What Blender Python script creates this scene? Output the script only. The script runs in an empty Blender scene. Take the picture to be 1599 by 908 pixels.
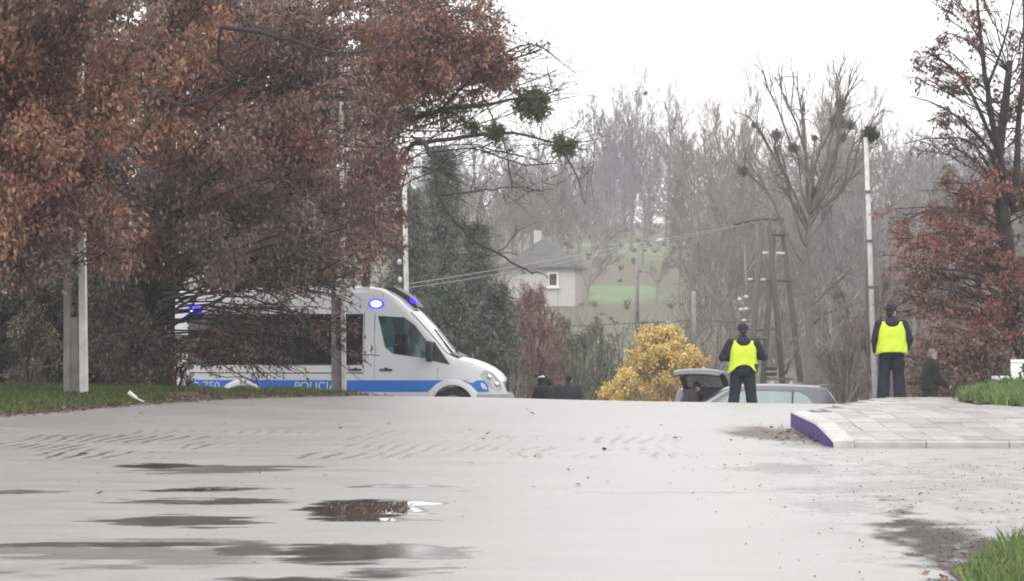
import bpy, bmesh, math, random
import numpy as np
from mathutils import Vector, Matrix, Euler
R = math.radians
rng = np.random.default_rng(7)
random.seed(7)
scene = bpy.context.scene
col = scene.collection

# ------------------------------------------------------------------ camera, world, sun, exposure
FPX, CX, HY, CAMZ = 4534.0, 799.5, 515.0, 1.6        # focal length and horizon row in photo pixels, eye height
cam_d = bpy.data.cameras.new('camera')
cam = bpy.data.objects.new('camera', cam_d)
col.objects.link(cam)
cam.location = (0, 0, CAMZ)
cam.rotation_euler = (R(90), 0, 0)
cam_d.sensor_width = 36
cam_d.lens = 36 * FPX / 1599
cam_d.shift_y = (HY - 454) / 1599
cam_d.clip_start = 0.5
cam_d.clip_end = 3000
scene.camera = cam

SUN_EL, SUN_AZ = R(48), R(205)
world = bpy.data.worlds.new('World')
scene.world = world
world.use_nodes = True
wn, wl = world.node_tree.nodes, world.node_tree.links
wn.clear()
w_out = wn.new('ShaderNodeOutputWorld')
w_bg = wn.new('ShaderNodeBackground')
w_sky = wn.new('ShaderNodeTexSky')
w_sky.sky_type = 'NISHITA'
w_sky.sun_disc = False
w_sky.sun_elevation = SUN_EL
w_sky.sun_rotation = SUN_AZ
w_hsv = wn.new('ShaderNodeHueSaturation')
w_hsv.inputs['Saturation'].default_value = 0.15
w_mix = wn.new('ShaderNodeMix')
w_mix.data_type = 'RGBA'
w_mix.inputs[0].default_value = 0.9                  # the cloud sheet: an even white overcast over the clear sky
w_mix.inputs[7].default_value = (9.75, 9.72, 9.76, 1)
w_bg.inputs['Strength'].default_value = 0.1
wl.new(w_sky.outputs[0], w_hsv.inputs['Color'])
wl.new(w_hsv.outputs[0], w_mix.inputs[6])
wl.new(w_mix.outputs[2], w_bg.inputs['Color'])
wl.new(w_bg.outputs[0], w_out.inputs['Surface'])

sun_d = bpy.data.lights.new('sun', 'SUN')
sun_d.energy = 0.7
sun_d.angle = R(25)
sun_d.color = (1, .97, .93)
sun = bpy.data.objects.new('sun', sun_d)
col.objects.link(sun)
sd = Vector((math.sin(SUN_AZ) * math.cos(SUN_EL), math.cos(SUN_AZ) * math.cos(SUN_EL), math.sin(SUN_EL)))
sun.rotation_euler = sd.to_track_quat('Z', 'Y').to_euler()
sun.location = (0, 0, 100)
scene.view_settings.view_transform = 'Standard'
scene.view_settings.look = 'None'
scene.view_settings.exposure = 0.93
scene.view_settings.gamma = 1
cy = scene.cycles
cy.max_bounces = 6
cy.diffuse_bounces = 3
cy.glossy_bounces = 3
cy.transmission_bounces = 4
cy.transparent_max_bounces = 8
cy.volume_bounces = 1
cy.use_denoising = True
cy.filter_width = 1.9
HAZE = 0.0006

# ------------------------------------------------------------------ helpers
def at(px, py, y):
    """The place at distance y that the photograph shows at a pixel."""
    return np.array([(px - CX) / FPX * y, y, CAMZ + (HY - py) / FPX * y])

def sstep(t, a=0.0, b=1.0):
    t = np.clip((np.asarray(t, float) - a) / (b - a), 0, 1)
    return t * t * (3 - 2 * t)

_perm = np.random.default_rng(3).random((256, 256))
def vnoise(x, y):
    x = np.asarray(x, float); y = np.asarray(y, float)
    xi = np.floor(x).astype(int); yi = np.floor(y).astype(int)
    fx = x - xi; fy = y - yi
    fx = fx * fx * (3 - 2 * fx); fy = fy * fy * (3 - 2 * fy)
    g = lambda a, b: _perm[a % 256, b % 256]
    return (g(xi, yi) * (1 - fx) + g(xi + 1, yi) * fx) * (1 - fy) + (g(xi, yi + 1) * (1 - fx) + g(xi + 1, yi + 1) * fx) * fy
def fbm(x, y, o=4):
    s = 0; a = .5; t = 0
    for k in range(o):
        s = s + a * vnoise(x * 2 ** k + 17.3 * k, y * 2 ** k + 9.1 * k); t += a; a *= .5
    return s / t

class MB:
    """Collects shapes; build() links them as one mesh object."""
    def __init__(self):
        self.V = []; self.F = []; self.M = []; self.C = []; self.n = 0
    def add(self, V, F, mi=0, c=None):
        V = np.asarray(V, float).reshape(-1, 3)
        for f in (F if isinstance(F, list) else [F]):
            f = np.asarray(f, np.int64)
            if f.ndim == 1: f = f[None]
            self.F.append(f + self.n); self.M.append(mi)
        self.V.append(V); self.n += len(V)
        if c is not None:
            c = np.asarray(c, float)
            if c.ndim == 1: c = np.repeat(c[None], len(V), 0)
            self.C.append(c)
        return self
    def box(self, c, s, rot=None, mi=0):
        h = np.array(s) / 2
        v = np.array([[x, y, z] for z in (-1, 1) for y in (-1, 1) for x in (-1, 1)]) * h
        if rot is not None: v = v @ np.array(Euler(rot).to_matrix()).T
        f = np.array([[0, 2, 3, 1], [4, 5, 7, 6], [0, 1, 5, 4], [2, 6, 7, 3], [0, 4, 6, 2], [1, 3, 7, 5]])
        return self.add(v + np.array(c), f, mi)
    def tube(self, P, r, n=6, cap=True, mi=0, c=None):
        P = np.asarray(P, float); k = len(P)
        r = np.broadcast_to(np.asarray(r, float), (k,))
        t = np.gradient(P, axis=0); t /= np.linalg.norm(t, axis=1)[:, None] + 1e-9
        a = np.array([0, 0, 1.0]) if abs(t[0][2]) < .85 else np.array([1.0, 0, 0])
        u = np.cross(t, a); u /= np.linalg.norm(u, axis=1)[:, None] + 1e-9
        w = np.cross(t, u)
        an = np.arange(n) * 2 * math.pi / n
        V = P[:, None] + r[:, None, None] * (np.cos(an)[None, :, None] * u[:, None] + np.sin(an)[None, :, None] * w[:, None])
        i = np.arange(k - 1)[:, None] * n; j = np.arange(n)[None]; j2 = (j + 1) % n
        f = np.stack([i + j, i + j2, i + n + j2, i + n + j], -1).reshape(-1, 4)
        F = [f]
        if cap and n > 2:
            F += [np.arange(n)[::-1], np.arange(n) + (k - 1) * n]
        return self.add(V.reshape(-1, 3), F, mi, c)
    def bar(self, a, b, r, n=8, mi=0):
        return self.tube([a, b], r if np.ndim(r) else [r, r], n, mi=mi)
    def ell(self, c, r, rot=None, nu=14, nv=9, mi=0):
        V = []
        for i in range(nv + 1):
            p = math.pi * i / nv
            p = min(max(p, .02), math.pi - .02)
            for j in range(nu):
                q = 2 * math.pi * j / nu
                V.append((math.sin(p) * math.cos(q), math.sin(p) * math.sin(q), math.cos(p)))
        V = np.array(V) * np.array(r)
        if rot is not None: V = V @ np.array(Euler(rot).to_matrix()).T
        i = np.arange(nv)[:, None] * nu; j = np.arange(nu)[None]; j2 = (j + 1) % nu
        f = np.stack([i + j, i + nu + j, i + nu + j2, i + j2], -1).reshape(-1, 4)
        return self.add(V + np.array(c), [f, np.arange(nu), np.arange(nu)[::-1] + nv * nu], mi)
    def prism(self, poly, off, mi=0):
        """polygon of 3-d points swept by the vector off"""
        p = np.asarray(poly, float); n = len(p)
        V = np.vstack([p, p + np.array(off)])
        F = [np.arange(n)[::-1], np.arange(n) + n]
        F.append(np.array([[i, (i + 1) % n, n + (i + 1) % n, n + i] for i in range(n)]))
        return self.add(V, F, mi)
    def mesh(self, name, mats, smooth=False):
        me = bpy.data.meshes.new(name)
        V = np.vstack(self.V).astype(np.float32)
        me.vertices.add(len(V)); me.vertices.foreach_set('co', V.ravel())
        L = np.concatenate([f.ravel() for f in self.F]).astype(np.int32)
        tot = np.concatenate([np.full(len(f), f.shape[1]) for f in self.F]).astype(np.int32)
        mi = np.concatenate([np.full(len(f), m) for f, m in zip(self.F, self.M)]).astype(np.int32)
        st = np.concatenate([[0], np.cumsum(tot)[:-1]]).astype(np.int32)
        me.loops.add(len(L)); me.loops.foreach_set('vertex_index', L)
        me.polygons.add(len(tot))
        me.polygons.foreach_set('loop_start', st); me.polygons.foreach_set('loop_total', tot)
        for m in (mats if isinstance(mats, (list, tuple)) else [mats]): me.materials.append(m)
        me.polygons.foreach_set('material_index', mi)
        me.polygons.foreach_set('use_smooth', np.full(len(tot), bool(smooth)))
        if self.C:
            ca = me.attributes.new('tint', 'FLOAT_COLOR', 'POINT')
            C = np.vstack(self.C); C = np.hstack([C, np.ones((len(C), 1))]).astype(np.float32)
            ca.data.foreach_set('color', C.ravel())
        me.update(calc_edges=True)
        return me
    def build(self, name, mats, parent=None, smooth=False):
        return link(name, self.mesh(name, mats, smooth), parent)

def link(name, data, parent=None):
    o = bpy.data.objects.new(name, data); col.objects.link(o)
    if parent is not None: o.parent = parent
    return o
def tag(o, label=None, cat=None, group=None, kind=None):
    for k, v in (('label', label), ('category', cat), ('group', group), ('kind', kind)):
        if v: o[k] = v
    return o
def thing(name, label, cat, loc=(0, 0, 0), rz=0, group=None):
    o = link(name, None); o.location = loc; o.rotation_euler = (0, 0, rz)
    return tag(o, label, cat, group)
def copy_tree(o, parent=None):
    c = o.copy(); col.objects.link(c)
    if parent is not None: c.parent = parent
    for ch in list(o.children): copy_tree(ch, c)
    return c
def modified(me, mods):
    """the mesh after modifiers"""
    o = link('workpiece', me)
    for typ, kw in mods:
        m = o.modifiers.new(typ, typ)
        for k, v in kw.items(): setattr(m, k, v)
    dg = bpy.context.evaluated_depsgraph_get()
    r = bpy.data.meshes.new_from_object(o.evaluated_get(dg))
    bpy.data.objects.remove(o)
    return r
def cut(me, cutters):
    """the mesh with closed cutter meshes taken away"""
    objs = [link('cutter', c) for c in cutters]
    r = modified(me, [('BOOLEAN', dict(object=c, operation='DIFFERENCE', solver='EXACT')) for c in objs])
    for c in objs: bpy.data.objects.remove(c)
    return r

# ------------------------------------------------------------------ materials
def mat(name, c, rough=.6, var=.25, scale=6., bump=0., bscale=40., metal=0., tint=False, transl=0., spec=.5, coat=0., c2=None, emit=None, stretch=None):
    m = bpy.data.materials.new(name); m.use_nodes = True
    nt = m.node_tree; N, Lk = nt.nodes, nt.links; N.clear()
    out = N.new('ShaderNodeOutputMaterial'); b = N.new('ShaderNodeBsdfPrincipled')
    b.inputs['Roughness'].default_value = rough; b.inputs['Metallic'].default_value = metal
    b.inputs['Specular IOR Level'].default_value = spec; b.inputs['Coat Weight'].default_value = coat
    tc = N.new('ShaderNodeTexCoord'); mp = N.new('ShaderNodeMapping')
    Lk.new(tc.outputs['Object'], mp.inputs['Vector'])
    if stretch: mp.inputs['Scale'].default_value = stretch
    nz = N.new('ShaderNodeTexNoise'); nz.inputs['Scale'].default_value = scale; nz.inputs['Detail'].default_value = 6
    Lk.new(mp.outputs[0], nz.inputs['Vector'])
    rp = N.new('ShaderNodeMapRange'); rp.inputs[1].default_value = .3; rp.inputs[2].default_value = .7
    Lk.new(nz.outputs[0], rp.inputs[0])
    mx = N.new('ShaderNodeMix'); mx.data_type = 'RGBA'
    Lk.new(rp.outputs[0], mx.inputs[0])
    if tint:
        at_ = N.new('ShaderNodeAttribute'); at_.attribute_name = 'tint'
        Lk.new(at_.outputs['Color'], mx.inputs[7])
        dk = N.new('ShaderNodeMix'); dk.data_type = 'RGBA'; dk.blend_type = 'MULTIPLY'; dk.inputs[0].default_value = 1
        dk.inputs[7].default_value = (1 - var, 1 - var, 1 - var, 1)
        Lk.new(at_.outputs['Color'], dk.inputs[6]); Lk.new(dk.outputs[2], mx.inputs[6])
    else:
        mx.inputs[7].default_value = (*c, 1)
        mx.inputs[6].default_value = (*(c2 if c2 else [k * (1 - var) for k in c]), 1)
    Lk.new(mx.outputs[2], b.inputs['Base Color'])
    if bump:
        bz = N.new('ShaderNodeTexNoise'); bz.inputs['Scale'].default_value = bscale; bz.inputs['Detail'].default_value = 4
        Lk.new(mp.outputs[0], bz.inputs['Vector'])
        bp = N.new('ShaderNodeBump'); bp.inputs['Strength'].default_value = bump; bp.inputs['Distance'].default_value = .02
        Lk.new(bz.outputs[0], bp.inputs['Height']); Lk.new(bp.outputs[0], b.inputs['Normal'])
    if emit:
        b.inputs['Emission Color'].default_value = (*emit[0], 1); b.inputs['Emission Strength'].default_value = emit[1]
    sh = b.outputs[0]
    if transl:
        tr = N.new('ShaderNodeBsdfTranslucent'); Lk.new(mx.outputs[2], tr.inputs[0])
        ms = N.new('ShaderNodeMixShader'); ms.inputs[0].default_value = transl
        Lk.new(sh, ms.inputs[1]); Lk.new(tr.outputs[0], ms.inputs[2]); sh = ms.outputs[0]
    Lk.new(sh, out.inputs[0])
    return m
def glass(name, c, alpha, rough=.05):
    m = bpy.data.materials.new(name); m.use_nodes = True
    N, Lk = m.node_tree.nodes, m.node_tree.links; N.clear()
    out = N.new('ShaderNodeOutputMaterial')
    g = N.new('ShaderNodeBsdfGlossy'); g.inputs['Roughness'].default_value = rough
    t = N.new('ShaderNodeBsdfTransparent'); t.inputs[0].default_value = (*c, 1)
    fr = N.new('ShaderNodeFresnel'); fr.inputs[0].default_value = 1.5
    ms = N.new('ShaderNodeMixShader'); ad = N.new('ShaderNodeMath'); ad.inputs[1].default_value = alpha; ad.use_clamp = True
    Lk.new(fr.outputs[0], ad.inputs[0]); Lk.new(ad.outputs[0], ms.inputs[0])
    Lk.new(t.outputs[0], ms.inputs[1]); Lk.new(g.outputs[0], ms.inputs[2]); Lk.new(ms.outputs[0], out.inputs[0])
    return m

M = {}
M['leaf'] = mat('leaf', (0, 0, 0), .55, .3, 3, tint=True, transl=.25, spec=.3)
M['needle'] = mat('needle', (0, 0, 0), .7, .35, 2, tint=True, transl=.1, spec=.2)
M['bark'] = mat('bark', (.085, .07, .062), .85, .5, 4, .5, 20)
M['bark_dark'] = mat('bark_dark', (.05, .042, .04), .85, .5, 4, .5, 20)
M['bark_mid'] = mat('bark_mid', (.145, .13, .12), .85, .35, 4)
M['bark_pale'] = mat('bark_pale', (.25, .235, .23), .85, .35, 4)
M['twig_mauve'] = mat('twig_mauve', (.28, .255, .285), .85, .3, 2)  # paled so that part of the distance haze sits in the colour
M['twig_brown'] = mat('twig_brown', (.26, .22, .205), .85, .3, 2)  # also lightened, far haze painted into the twig colour
M['twig_red'] = mat('twig_red', (.27, .155, .145), .8, .3, 2)
M['twig_green'] = mat('twig_green', (.11, .12, .085), .8, .3, 2)
M['white_paint'] = mat('white_paint', (.66, .66, .68), .3, .12, 1.5, coat=.4)
M['silver_paint'] = mat('silver_paint', (.14, .14, .16), .3, .1, 1.5, metal=.5, coat=.5)
M['blue_film'] = mat('blue_film', (.02, .16, .60), .35, .15, 2)
M['white_film'] = mat('white_film', (.62, .62, .63), .4, .05)
M['dark_plastic'] = mat('dark_plastic', (.018, .018, .022), .45, .2, 8)
M['interior'] = mat('interior', (.035, .035, .04), .8, .2, 5)
M['rubber'] = mat('rubber', (.014, .014, .014), .8, .2, 12, .3, 60)
M['chrome'] = mat('chrome', (.7, .7, .72), .15, .05, metal=1)
M['lamp_glass'] = mat('lamp_glass', (.5, .5, .52), .12, .5, 14, coat=1)
M['dark_glass'] = mat('dark_glass', (.012, .012, .015), .06, .3, 3, coat=.3)
M['cab_glass'] = glass('cab_glass', (.62, .80, .83), .22)
M['car_glass'] = glass('car_glass', (.62, .82, .80), .22)
M['beacon_lit'] = mat('beacon_lit', (.02, .03, .8), .2, 0, emit=((.012, .01, 1.0), 1.2))
M['beacon_core'] = mat('beacon_core', (.6, .7, 1), .2, 0, emit=((.45, .6, 1.0), 1.5))
M['concrete'] = mat('concrete', (.30, .29, .28), .85, .45, 3, .4, 50)
M['concrete_pale'] = mat('concrete_pale', (.70, .69, .68), .85, .3, 5, .3, 50)
M['wood_grey'] = mat('wood_grey', (.11, .10, .09), .85, .4, 3, .4, 30, stretch=(6, 6, .6))
M['porcelain'] = mat('porcelain', (.5, .5, .51), .2, .05)
M['steel'] = mat('steel', (.22, .22, .23), .5, .3, 8, metal=.5)
M['wire_alu'] = mat('wire_alu', (.34, .34, .35), .4, .1, metal=.3)
M['wire_black'] = mat('wire_black', (.03, .03, .03), .6, .1)
M['plaster'] = mat('plaster', (.52, .49, .49), .9, .15, 2, .2, 30)
M['roof_grey'] = mat('roof_grey', (.12, .118, .122), .8, .3, 2)
M['hivis'] = mat('hivis', (.60, .78, .030), .55, .16, 7, .6, 14)
M['navy'] = mat('navy', (.006, .010, .029), .85, .4, 7, .6, 16)
M['black_cloth'] = mat('black_cloth', (.007, .007, .009), .85, .4, 7, .6, 16)
M['slate_cloth'] = mat('slate_cloth', (.030, .031, .042), .8, .4, 7, .6, 16)
M['skin'] = mat('skin', (.50, .30, .23), .55, .15, 12)
M['hair_dark'] = mat('hair_dark', (.022, .02, .016), .7, .4, 30, .5, 90)
M['hair_grey'] = mat('hair_grey', (.20, .19, .18), .7, .4, 30, .5, 90)
M['leather'] = mat('leather', (.012, .011, .011), .4, .3, 12)
M['eye_dark'] = mat('eye_dark', (.02, .015, .012), .2, .1)
M['white_plastic'] = mat('white_plastic', (.78, .78, .77), .45, .1, 4)
M['slab'] = mat('slab', (.37, .355, .345), .36, .35, 3.5, .35, 45)
M['kerb_concrete'] = mat('kerb_concrete', (.52, .50, .48), .5, .35, 4, .4, 40)
M['kerb_purple'] = mat('kerb_purple', (.060, .036, .215), .5, .6, 5, .4, 40)
M['sand'] = mat('sand', (.13, .115, .10), .6, .4, 6, .5, 60)
M['grass'] = mat('grass', (0, 0, 0), .6, .25, 2, tint=True, transl=.25, spec=.3)

def per_object_tone(m, lo, hi):
    nt = m.node_tree; b = next(n for n in nt.nodes if n.type == 'BSDF_PRINCIPLED'); src = b.inputs['Base Color'].links[0].from_socket
    oi = nt.nodes.new('ShaderNodeObjectInfo'); mr = nt.nodes.new('ShaderNodeMapRange'); mr.inputs[3].default_value = lo; mr.inputs[4].default_value = hi
    nt.links.new(oi.outputs['Random'], mr.inputs[0]); mx = nt.nodes.new('ShaderNodeMix'); mx.data_type = 'RGBA'; mx.blend_type = 'MULTIPLY'; mx.inputs[0].default_value = 1
    cb = nt.nodes.new('ShaderNodeCombineColor'); [nt.links.new(mr.outputs[0], cb.inputs[k]) for k in range(3)]
    nt.links.new(src, mx.inputs[6]); nt.links.new(cb.outputs[0], mx.inputs[7]); nt.links.new(mx.outputs[2], b.inputs['Base Color'])
per_object_tone(M['slab'], .62, 1.1); per_object_tone(M['kerb_concrete'], .8, 1.05)

# ------------------------------------------------------------------ lie of the land
from bisect import bisect
def curve(pts):
    X = np.array([p[0] for p in pts], float); Y = np.array([p[1] for p in pts], float)
    d = np.diff(Y) / np.diff(X); m = np.zeros(len(X)); m[1:-1] = np.where(d[:-1] * d[1:] > 0, 2 * d[:-1] * d[1:] / (d[:-1] + d[1:] + 1e-12), 0)
    m[0] = d[0]; m[-1] = d[-1]
    def f(x):
        x = np.clip(np.asarray(x, float), X[0], X[-1]); i = np.clip(np.searchsorted(X, x) - 1, 0, len(X) - 2)
        h = X[i + 1] - X[i]; t = (x - X[i]) / h
        return (Y[i] * (1 + 2 * t) * (1 - t) ** 2 + m[i] * h * t * (1 - t) ** 2 + Y[i + 1] * t * t * (3 - 2 * t) + m[i + 1] * h * t * t * (t - 1))
    return f
near = [(-60, -1.2), (0, -.55), (18, -.175), (27, .035), (33, .145), (37, .24), (42, .375), (46, .445)]
far = [(80, -1.5), (95, -1.6), (125, -1.55), (150, -1.1), (175, .6), (200, 3.2), (225, 4.8), (260, 7.2), (320, 11), (420, 16), (700, 27)]
gL = curve(near + [(49, .445), (52, .25), (55, -.12), (58, -.22), (63, -.24), (66, -.6), (71, -1.15)] + far)
gR = curve(near + [(48, .445), (50, .37), (53, -.05), (56, -.42), (60, -.78), (68, -1.15)] + far)
gP = curve(near + [(48, .47), (51, .40), (54, .18), (58, -.25), (62, -.68), (68, -1.12)] + far)
def ground(x, y):
    x = np.asarray(x, float); y = np.asarray(y, float)
    a = sstep(x, -1.0, 3.0); b = sstep(x, 5.6, 6.9)
    z = gL(y) * (1 - a) + gR(y) * a
    z = z * (1 - b) + gP(y) * b
    return z - .016 * np.clip(x, -8, 5) * sstep(y, 30, 47) * (1 - sstep(y, 50, 58))
def y_of(py, x=0.0):
    """distance at which the ground is seen at a pixel row (near side of the crest)"""
    ys = np.linspace(12, 47, 1500)
    rows = HY + (CAMZ - ground(np.full_like(ys, x), ys)) / ys * FPX
    return float(np.interp(-py, -rows, ys))

def grid(xs, ys, zf, mats, name, keep=None, attrs=None, kind='structure', parent=None, smooth=True):
    Xg, Yg = np.meshgrid(xs, ys); Z = zf(Xg, Yg)
    V = np.stack([Xg, Yg, Z], -1).reshape(-1, 3)
    nx, ny = len(xs), len(ys)
    i = np.arange(ny - 1)[:, None] * nx; j = np.arange(nx - 1)[None]
    f = np.stack([i + j, i + j + 1, i + nx + j + 1, i + nx + j], -1).reshape(-1, 4)
    if keep is not None:
        cxy = V[f].mean(1); f = f[keep(cxy[:, 0], cxy[:, 1])]
        used, inv = np.unique(f, return_inverse=True); f = inv.reshape(f.shape); V = V[used]
    mb = MB(); mb.add(V, f)
    me = mb.mesh(name, mats, smooth)
    if attrs:
        for k, fn in attrs.items():
            a = me.attributes.new(k, 'FLOAT', 'POINT')
            a.data.foreach_set('value', np.asarray(fn(V[:, 0], V[:, 1]), np.float32))
    o = link(name, me, parent)
    if kind: tag(o, kind=kind)
    return o
def axis(*segs):
    out = []
    for a, b, s in segs: out += list(np.arange(a, b - 1e-6, s))
    return np.array(out + [segs[-1][1]])

# terrain sheet: everything, kept a little under the road where the road lies
M['earth'] = mat('earth', (.115, .125, .075), .9, .5, .25, .5, 3, c2=(.125, .108, .085))
def earth_z(x, y):
    z = ground(x, y) + .35 * (fbm(x * .05, y * .05) - .5) * sstep(y, 90, 160) * 4
    z = z + sstep(np.abs(x), 30, 160) * sstep(y, 60, 200) * 6
    return z - .07 * (1 - sstep(y, 80, 90))
grid(axis((-420, -40, 20), (-40, -14, 2), (-14, 14, .5), (14, 40, 2), (40, 420, 20)), axis((-40, 10, 5), (10, 80, .5), (80, 260, 4), (260, 720, 20)), earth_z, M['earth'], 'terrain')

# verge edge on the left, seen as a curve
vedge = curve([(20, -19), (40, -7.15), (42, -6.2), (44.5, -5.0), (46.5, -4.0), (49, -2.75), (52, -1.9), (56, -1.6)])
def vdist(x, y): return vedge(y) - x
# the wet road
pud = [(572, 796, 92, 17, 1), (320, 764, 85, 4, .9), (330, 784, 120, 4, .6), (270, 812, 125, 9, .55), (570, 868, 130, 17, .68), (380, 858, 50, 10, .45), (590, 893, 100, 13, .62),
       (630, 759, 80, 3, .7), (350, 734, 110, 6, .38), (150, 850, 190, 3, .6), (470, 905, 130, 6, .65), (200, 870, 220, 22, .25), (0, 768, 60, 3, .6), (600, 812, 70, 5, .8),
       (1220, 730, 95, 10, .42), (1300, 765, 110, 8, .42), (1320, 790, 70, 9, .42), (1000, 768, 200, 2, .4), (250, 728, 45, 3, .7)]
PW = []
for (px, py, hw, hh, s) in pud:
    y0 = y_of(py); y1, y2 = y_of(py + hh), y_of(py - hh)
    PW.append(((px - CX) / FPX * y0, y0, hw / FPX * y0, max((y2 - y1) / 2, .12), s))
def wet(x, y):
    n = fbm(x * .75, y * 1.7, 5) - .5; n2 = fbm(x * 2.4 + 9, y * 7, 3) - .5
    v = np.zeros_like(x)
    for q, (a, b, rx, ry, s) in enumerate(PW):
        d = np.sqrt(((x - a) / rx) ** 2 + ((y - b) / ry) ** 2); k = .45 if q == 0 else 1
        v = np.maximum(v, min(1.25 * s, 1.1) * sstep(1.25 - d + k * (2.0 * n + 1.5 * n2), 0, .6 * k))
    return np.clip(v, 0, 1)
def mud(x, y):
    n = fbm(x * 1.3 + 4, y * .8, 5); n2 = fbm(x * 7, y * 4, 3)
    cx, cyy = (1452 - CX) / FPX * 22.8, 22.8
    d = np.sqrt(((x - cx - (y - cyy) * .03) / .42) ** 2 + ((y - cyy) / 3.2) ** 2)
    v = sstep(1.25 - d + 1.7 * (n - .5) + 1.2 * (n2 - .5), 0, .8) * 1.0
    k = np.sqrt(((x - 3.75) / .9) ** 2 + ((y - 37.6) / 2.2) ** 2)
    v = np.maximum(v, .75 * sstep(1.1 - k + 1.4 * (n - .5), 0, .6))
    r_ = sstep(x, 2.0, 3.6) * (1 - sstep(y, 33, 35)) * .24 * sstep(n2 * .6 + n * .5, .42, .68)
    e = sstep(.7 - vdist(x, y) * -1 + (n - .5), 0, 1) * .6
    l = .22 * sstep(-x, 2, 5) * (1 - sstep(y, 27, 34)) * sstep(n, .35, .6) + .35 * sstep(-x, 3.5, 6.5) * sstep(y, 33, 38) * sstep(n, .3, .6)
    return np.clip(np.maximum.reduce([v, r_, e, l]), 0, 1)
def track(x, y):
    """rows of narrow ruts and tread lugs left by tyres that turned across the road"""
    t = y - 35.0
    u = x - .15 * t + .030 * t * np.abs(t) * sstep(x, -2.0, .5) + .34 * fbm(x * 1.2, y * .7, 3)
    s = sstep(np.sin(u * 2 * math.pi / .21) + .5 * (fbm(x * 7, y * 2.2, 2) - .5), .15, .8)
    v = np.zeros_like(x)
    for (yc, w, st) in ((33.2, .7, 1.0), (34.6, .75, .95), (36.1, .85, .85), (37.4, .5, .5)):
        band = sstep(1 - np.abs(y - yc - .05 * x - .35 * fbm(x * .6 + yc, y * 0, 2)) / w, 0, .35)
        v = np.maximum(v, st * s * band * sstep(fbm(x * 1.3 + yc * 3, y * .45 + 5, 3), .40, .60))
    return v * (.25 + .75 * sstep(-x, .3, 3.8)) * (1 - sstep(x, 1.4, 2.4))
M['wet_road'] = bpy.data.materials.new('wet_road')
def road_mat(m):
    m.use_nodes = True; N, Lk = m.node_tree.nodes, m.node_tree.links; N.clear()
    out = N.new('ShaderNodeOutputMaterial'); b = N.new('ShaderNodeBsdfPrincipled'); Lk.new(b.outputs[0], out.inputs[0])
    def attr(n):
        a = N.new('ShaderNodeAttribute'); a.attribute_name = n; return a.outputs['Fac']
    def mixc(f, a, c):
        x = N.new('ShaderNodeMix'); x.data_type = 'RGBA'
        if f is not None: Lk.new(f, x.inputs[0])
        for s, v in ((6, a), (7, c)):
            if isinstance(v, tuple): x.inputs[s].default_value = (*v, 1)
            else: Lk.new(v, x.inputs[s])
        return x.outputs[2]
    def math_(op, a, c, clamp=False):
        x = N.new('ShaderNodeMath'); x.operation = op; x.use_clamp = clamp
        for s, v in ((0, a), (1, c)):
            if isinstance(v, (int, float)): x.inputs[s].default_value = v
            else: Lk.new(v, x.inputs[s])
        return x.outputs[0]
    tc = N.new('ShaderNodeTexCoord')
    def noise(sc, det=5, st=(1, 1, 1)):
        mp = N.new('ShaderNodeMapping'); mp.inputs['Scale'].default_value = st; Lk.new(tc.outputs['Object'], mp.inputs[0])
        z = N.new('ShaderNodeTexNoise'); z.inputs['Scale'].default_value = sc; z.inputs['Detail'].default_value = det; Lk.new(mp.outputs[0], z.inputs[0]); return z.outputs[0]
    big, mid, fine = noise(.5, 5), noise(1.1, 8, (.7, 2.2, 1)), noise(60, 3)
    w, md, tk = attr('wet'), attr('mud'), attr('track')
    c = mixc(mid, (.20, .193, .19), (.335, .326, .322))
    c = mixc(math_('MULTIPLY', md, .95), c, mixc(fine, (.035, .029, .027), (.10, .084, .076)))
    c = mixc(math_('MULTIPLY', tk, .95), c, (.035, .032, .031))
    c = mixc(math_('MULTIPLY', w, .9), c, (.030, .022, .019))
    Lk.new(c, b.inputs['Base Color'])
    r = math_('ADD', math_('MULTIPLY', big, .10), .24)
    r = math_('ADD', r, math_('MULTIPLY', mid, .10))
    r = math_('ADD', r, math_('ADD', math_('MULTIPLY', md, .35), math_('MULTIPLY', tk, .6)))
    inv = math_('SUBTRACT', 1.0, w, True)
    r = math_('ADD', math_('MULTIPLY', r, math_('POWER', inv, 1.5)), .012)
    Lk.new(r, b.inputs['Roughness'])
    dry = math_('MAXIMUM', math_('MULTIPLY', tk, .95), math_('MULTIPLY', md, .85))
    Lk.new(math_('MULTIPLY', math_('SUBTRACT', 1.0, dry, True), .5), b.inputs['Specular IOR Level'])
    h = math_('ADD', math_('MULTIPLY', fine, .6), math_('MULTIPLY', noise(9, 6), .9))
    h = math_('SUBTRACT', h, math_('MULTIPLY', tk, 1.2))
    bp = N.new('ShaderNodeBump'); bp.inputs['Distance'].default_value = .012
    Lk.new(math_('MULTIPLY', inv, .55), bp.inputs['Strength']); Lk.new(h, bp.inputs['Height']); Lk.new(bp.outputs[0], b.inputs['Normal'])
road_mat(M['wet_road'])
xs = axis((-40, -10, 3), (-10, -7.5, .25), (-7.5, 7.5, .035), (7.5, 14, .25), (14, 40, 3))
ysr = axis((2, 17, .5), (17, 30, .07), (30, 48, .07), (48, 72, .25))
def road_z(x, y):
    z = ground(x, y); v = np.zeros_like(z)
    for (a, b, rx, ry, s) in PW:      # the film of water lies in shallow dips
        d = np.sqrt(((x - a) / rx) ** 2 + ((y - b) / ry) ** 2); k = sstep(1.9 - d, 0, .8) * (ry < 2.5)
        z = z - .004 * k
    m_ = mud(x, y)
    return z + .022 * m_ * (fbm(x * 14, y * 9, 3) - .5) * sstep(x, 1.5, 2.5) + .010 * track(x, y)
road = grid(xs, ysr, road_z, M['wet_road'], 'road', attrs={'wet': wet, 'mud': mud, 'track': track},
            keep=lambda x, y: (np.abs(x) < 11) | (y > 54))

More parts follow.
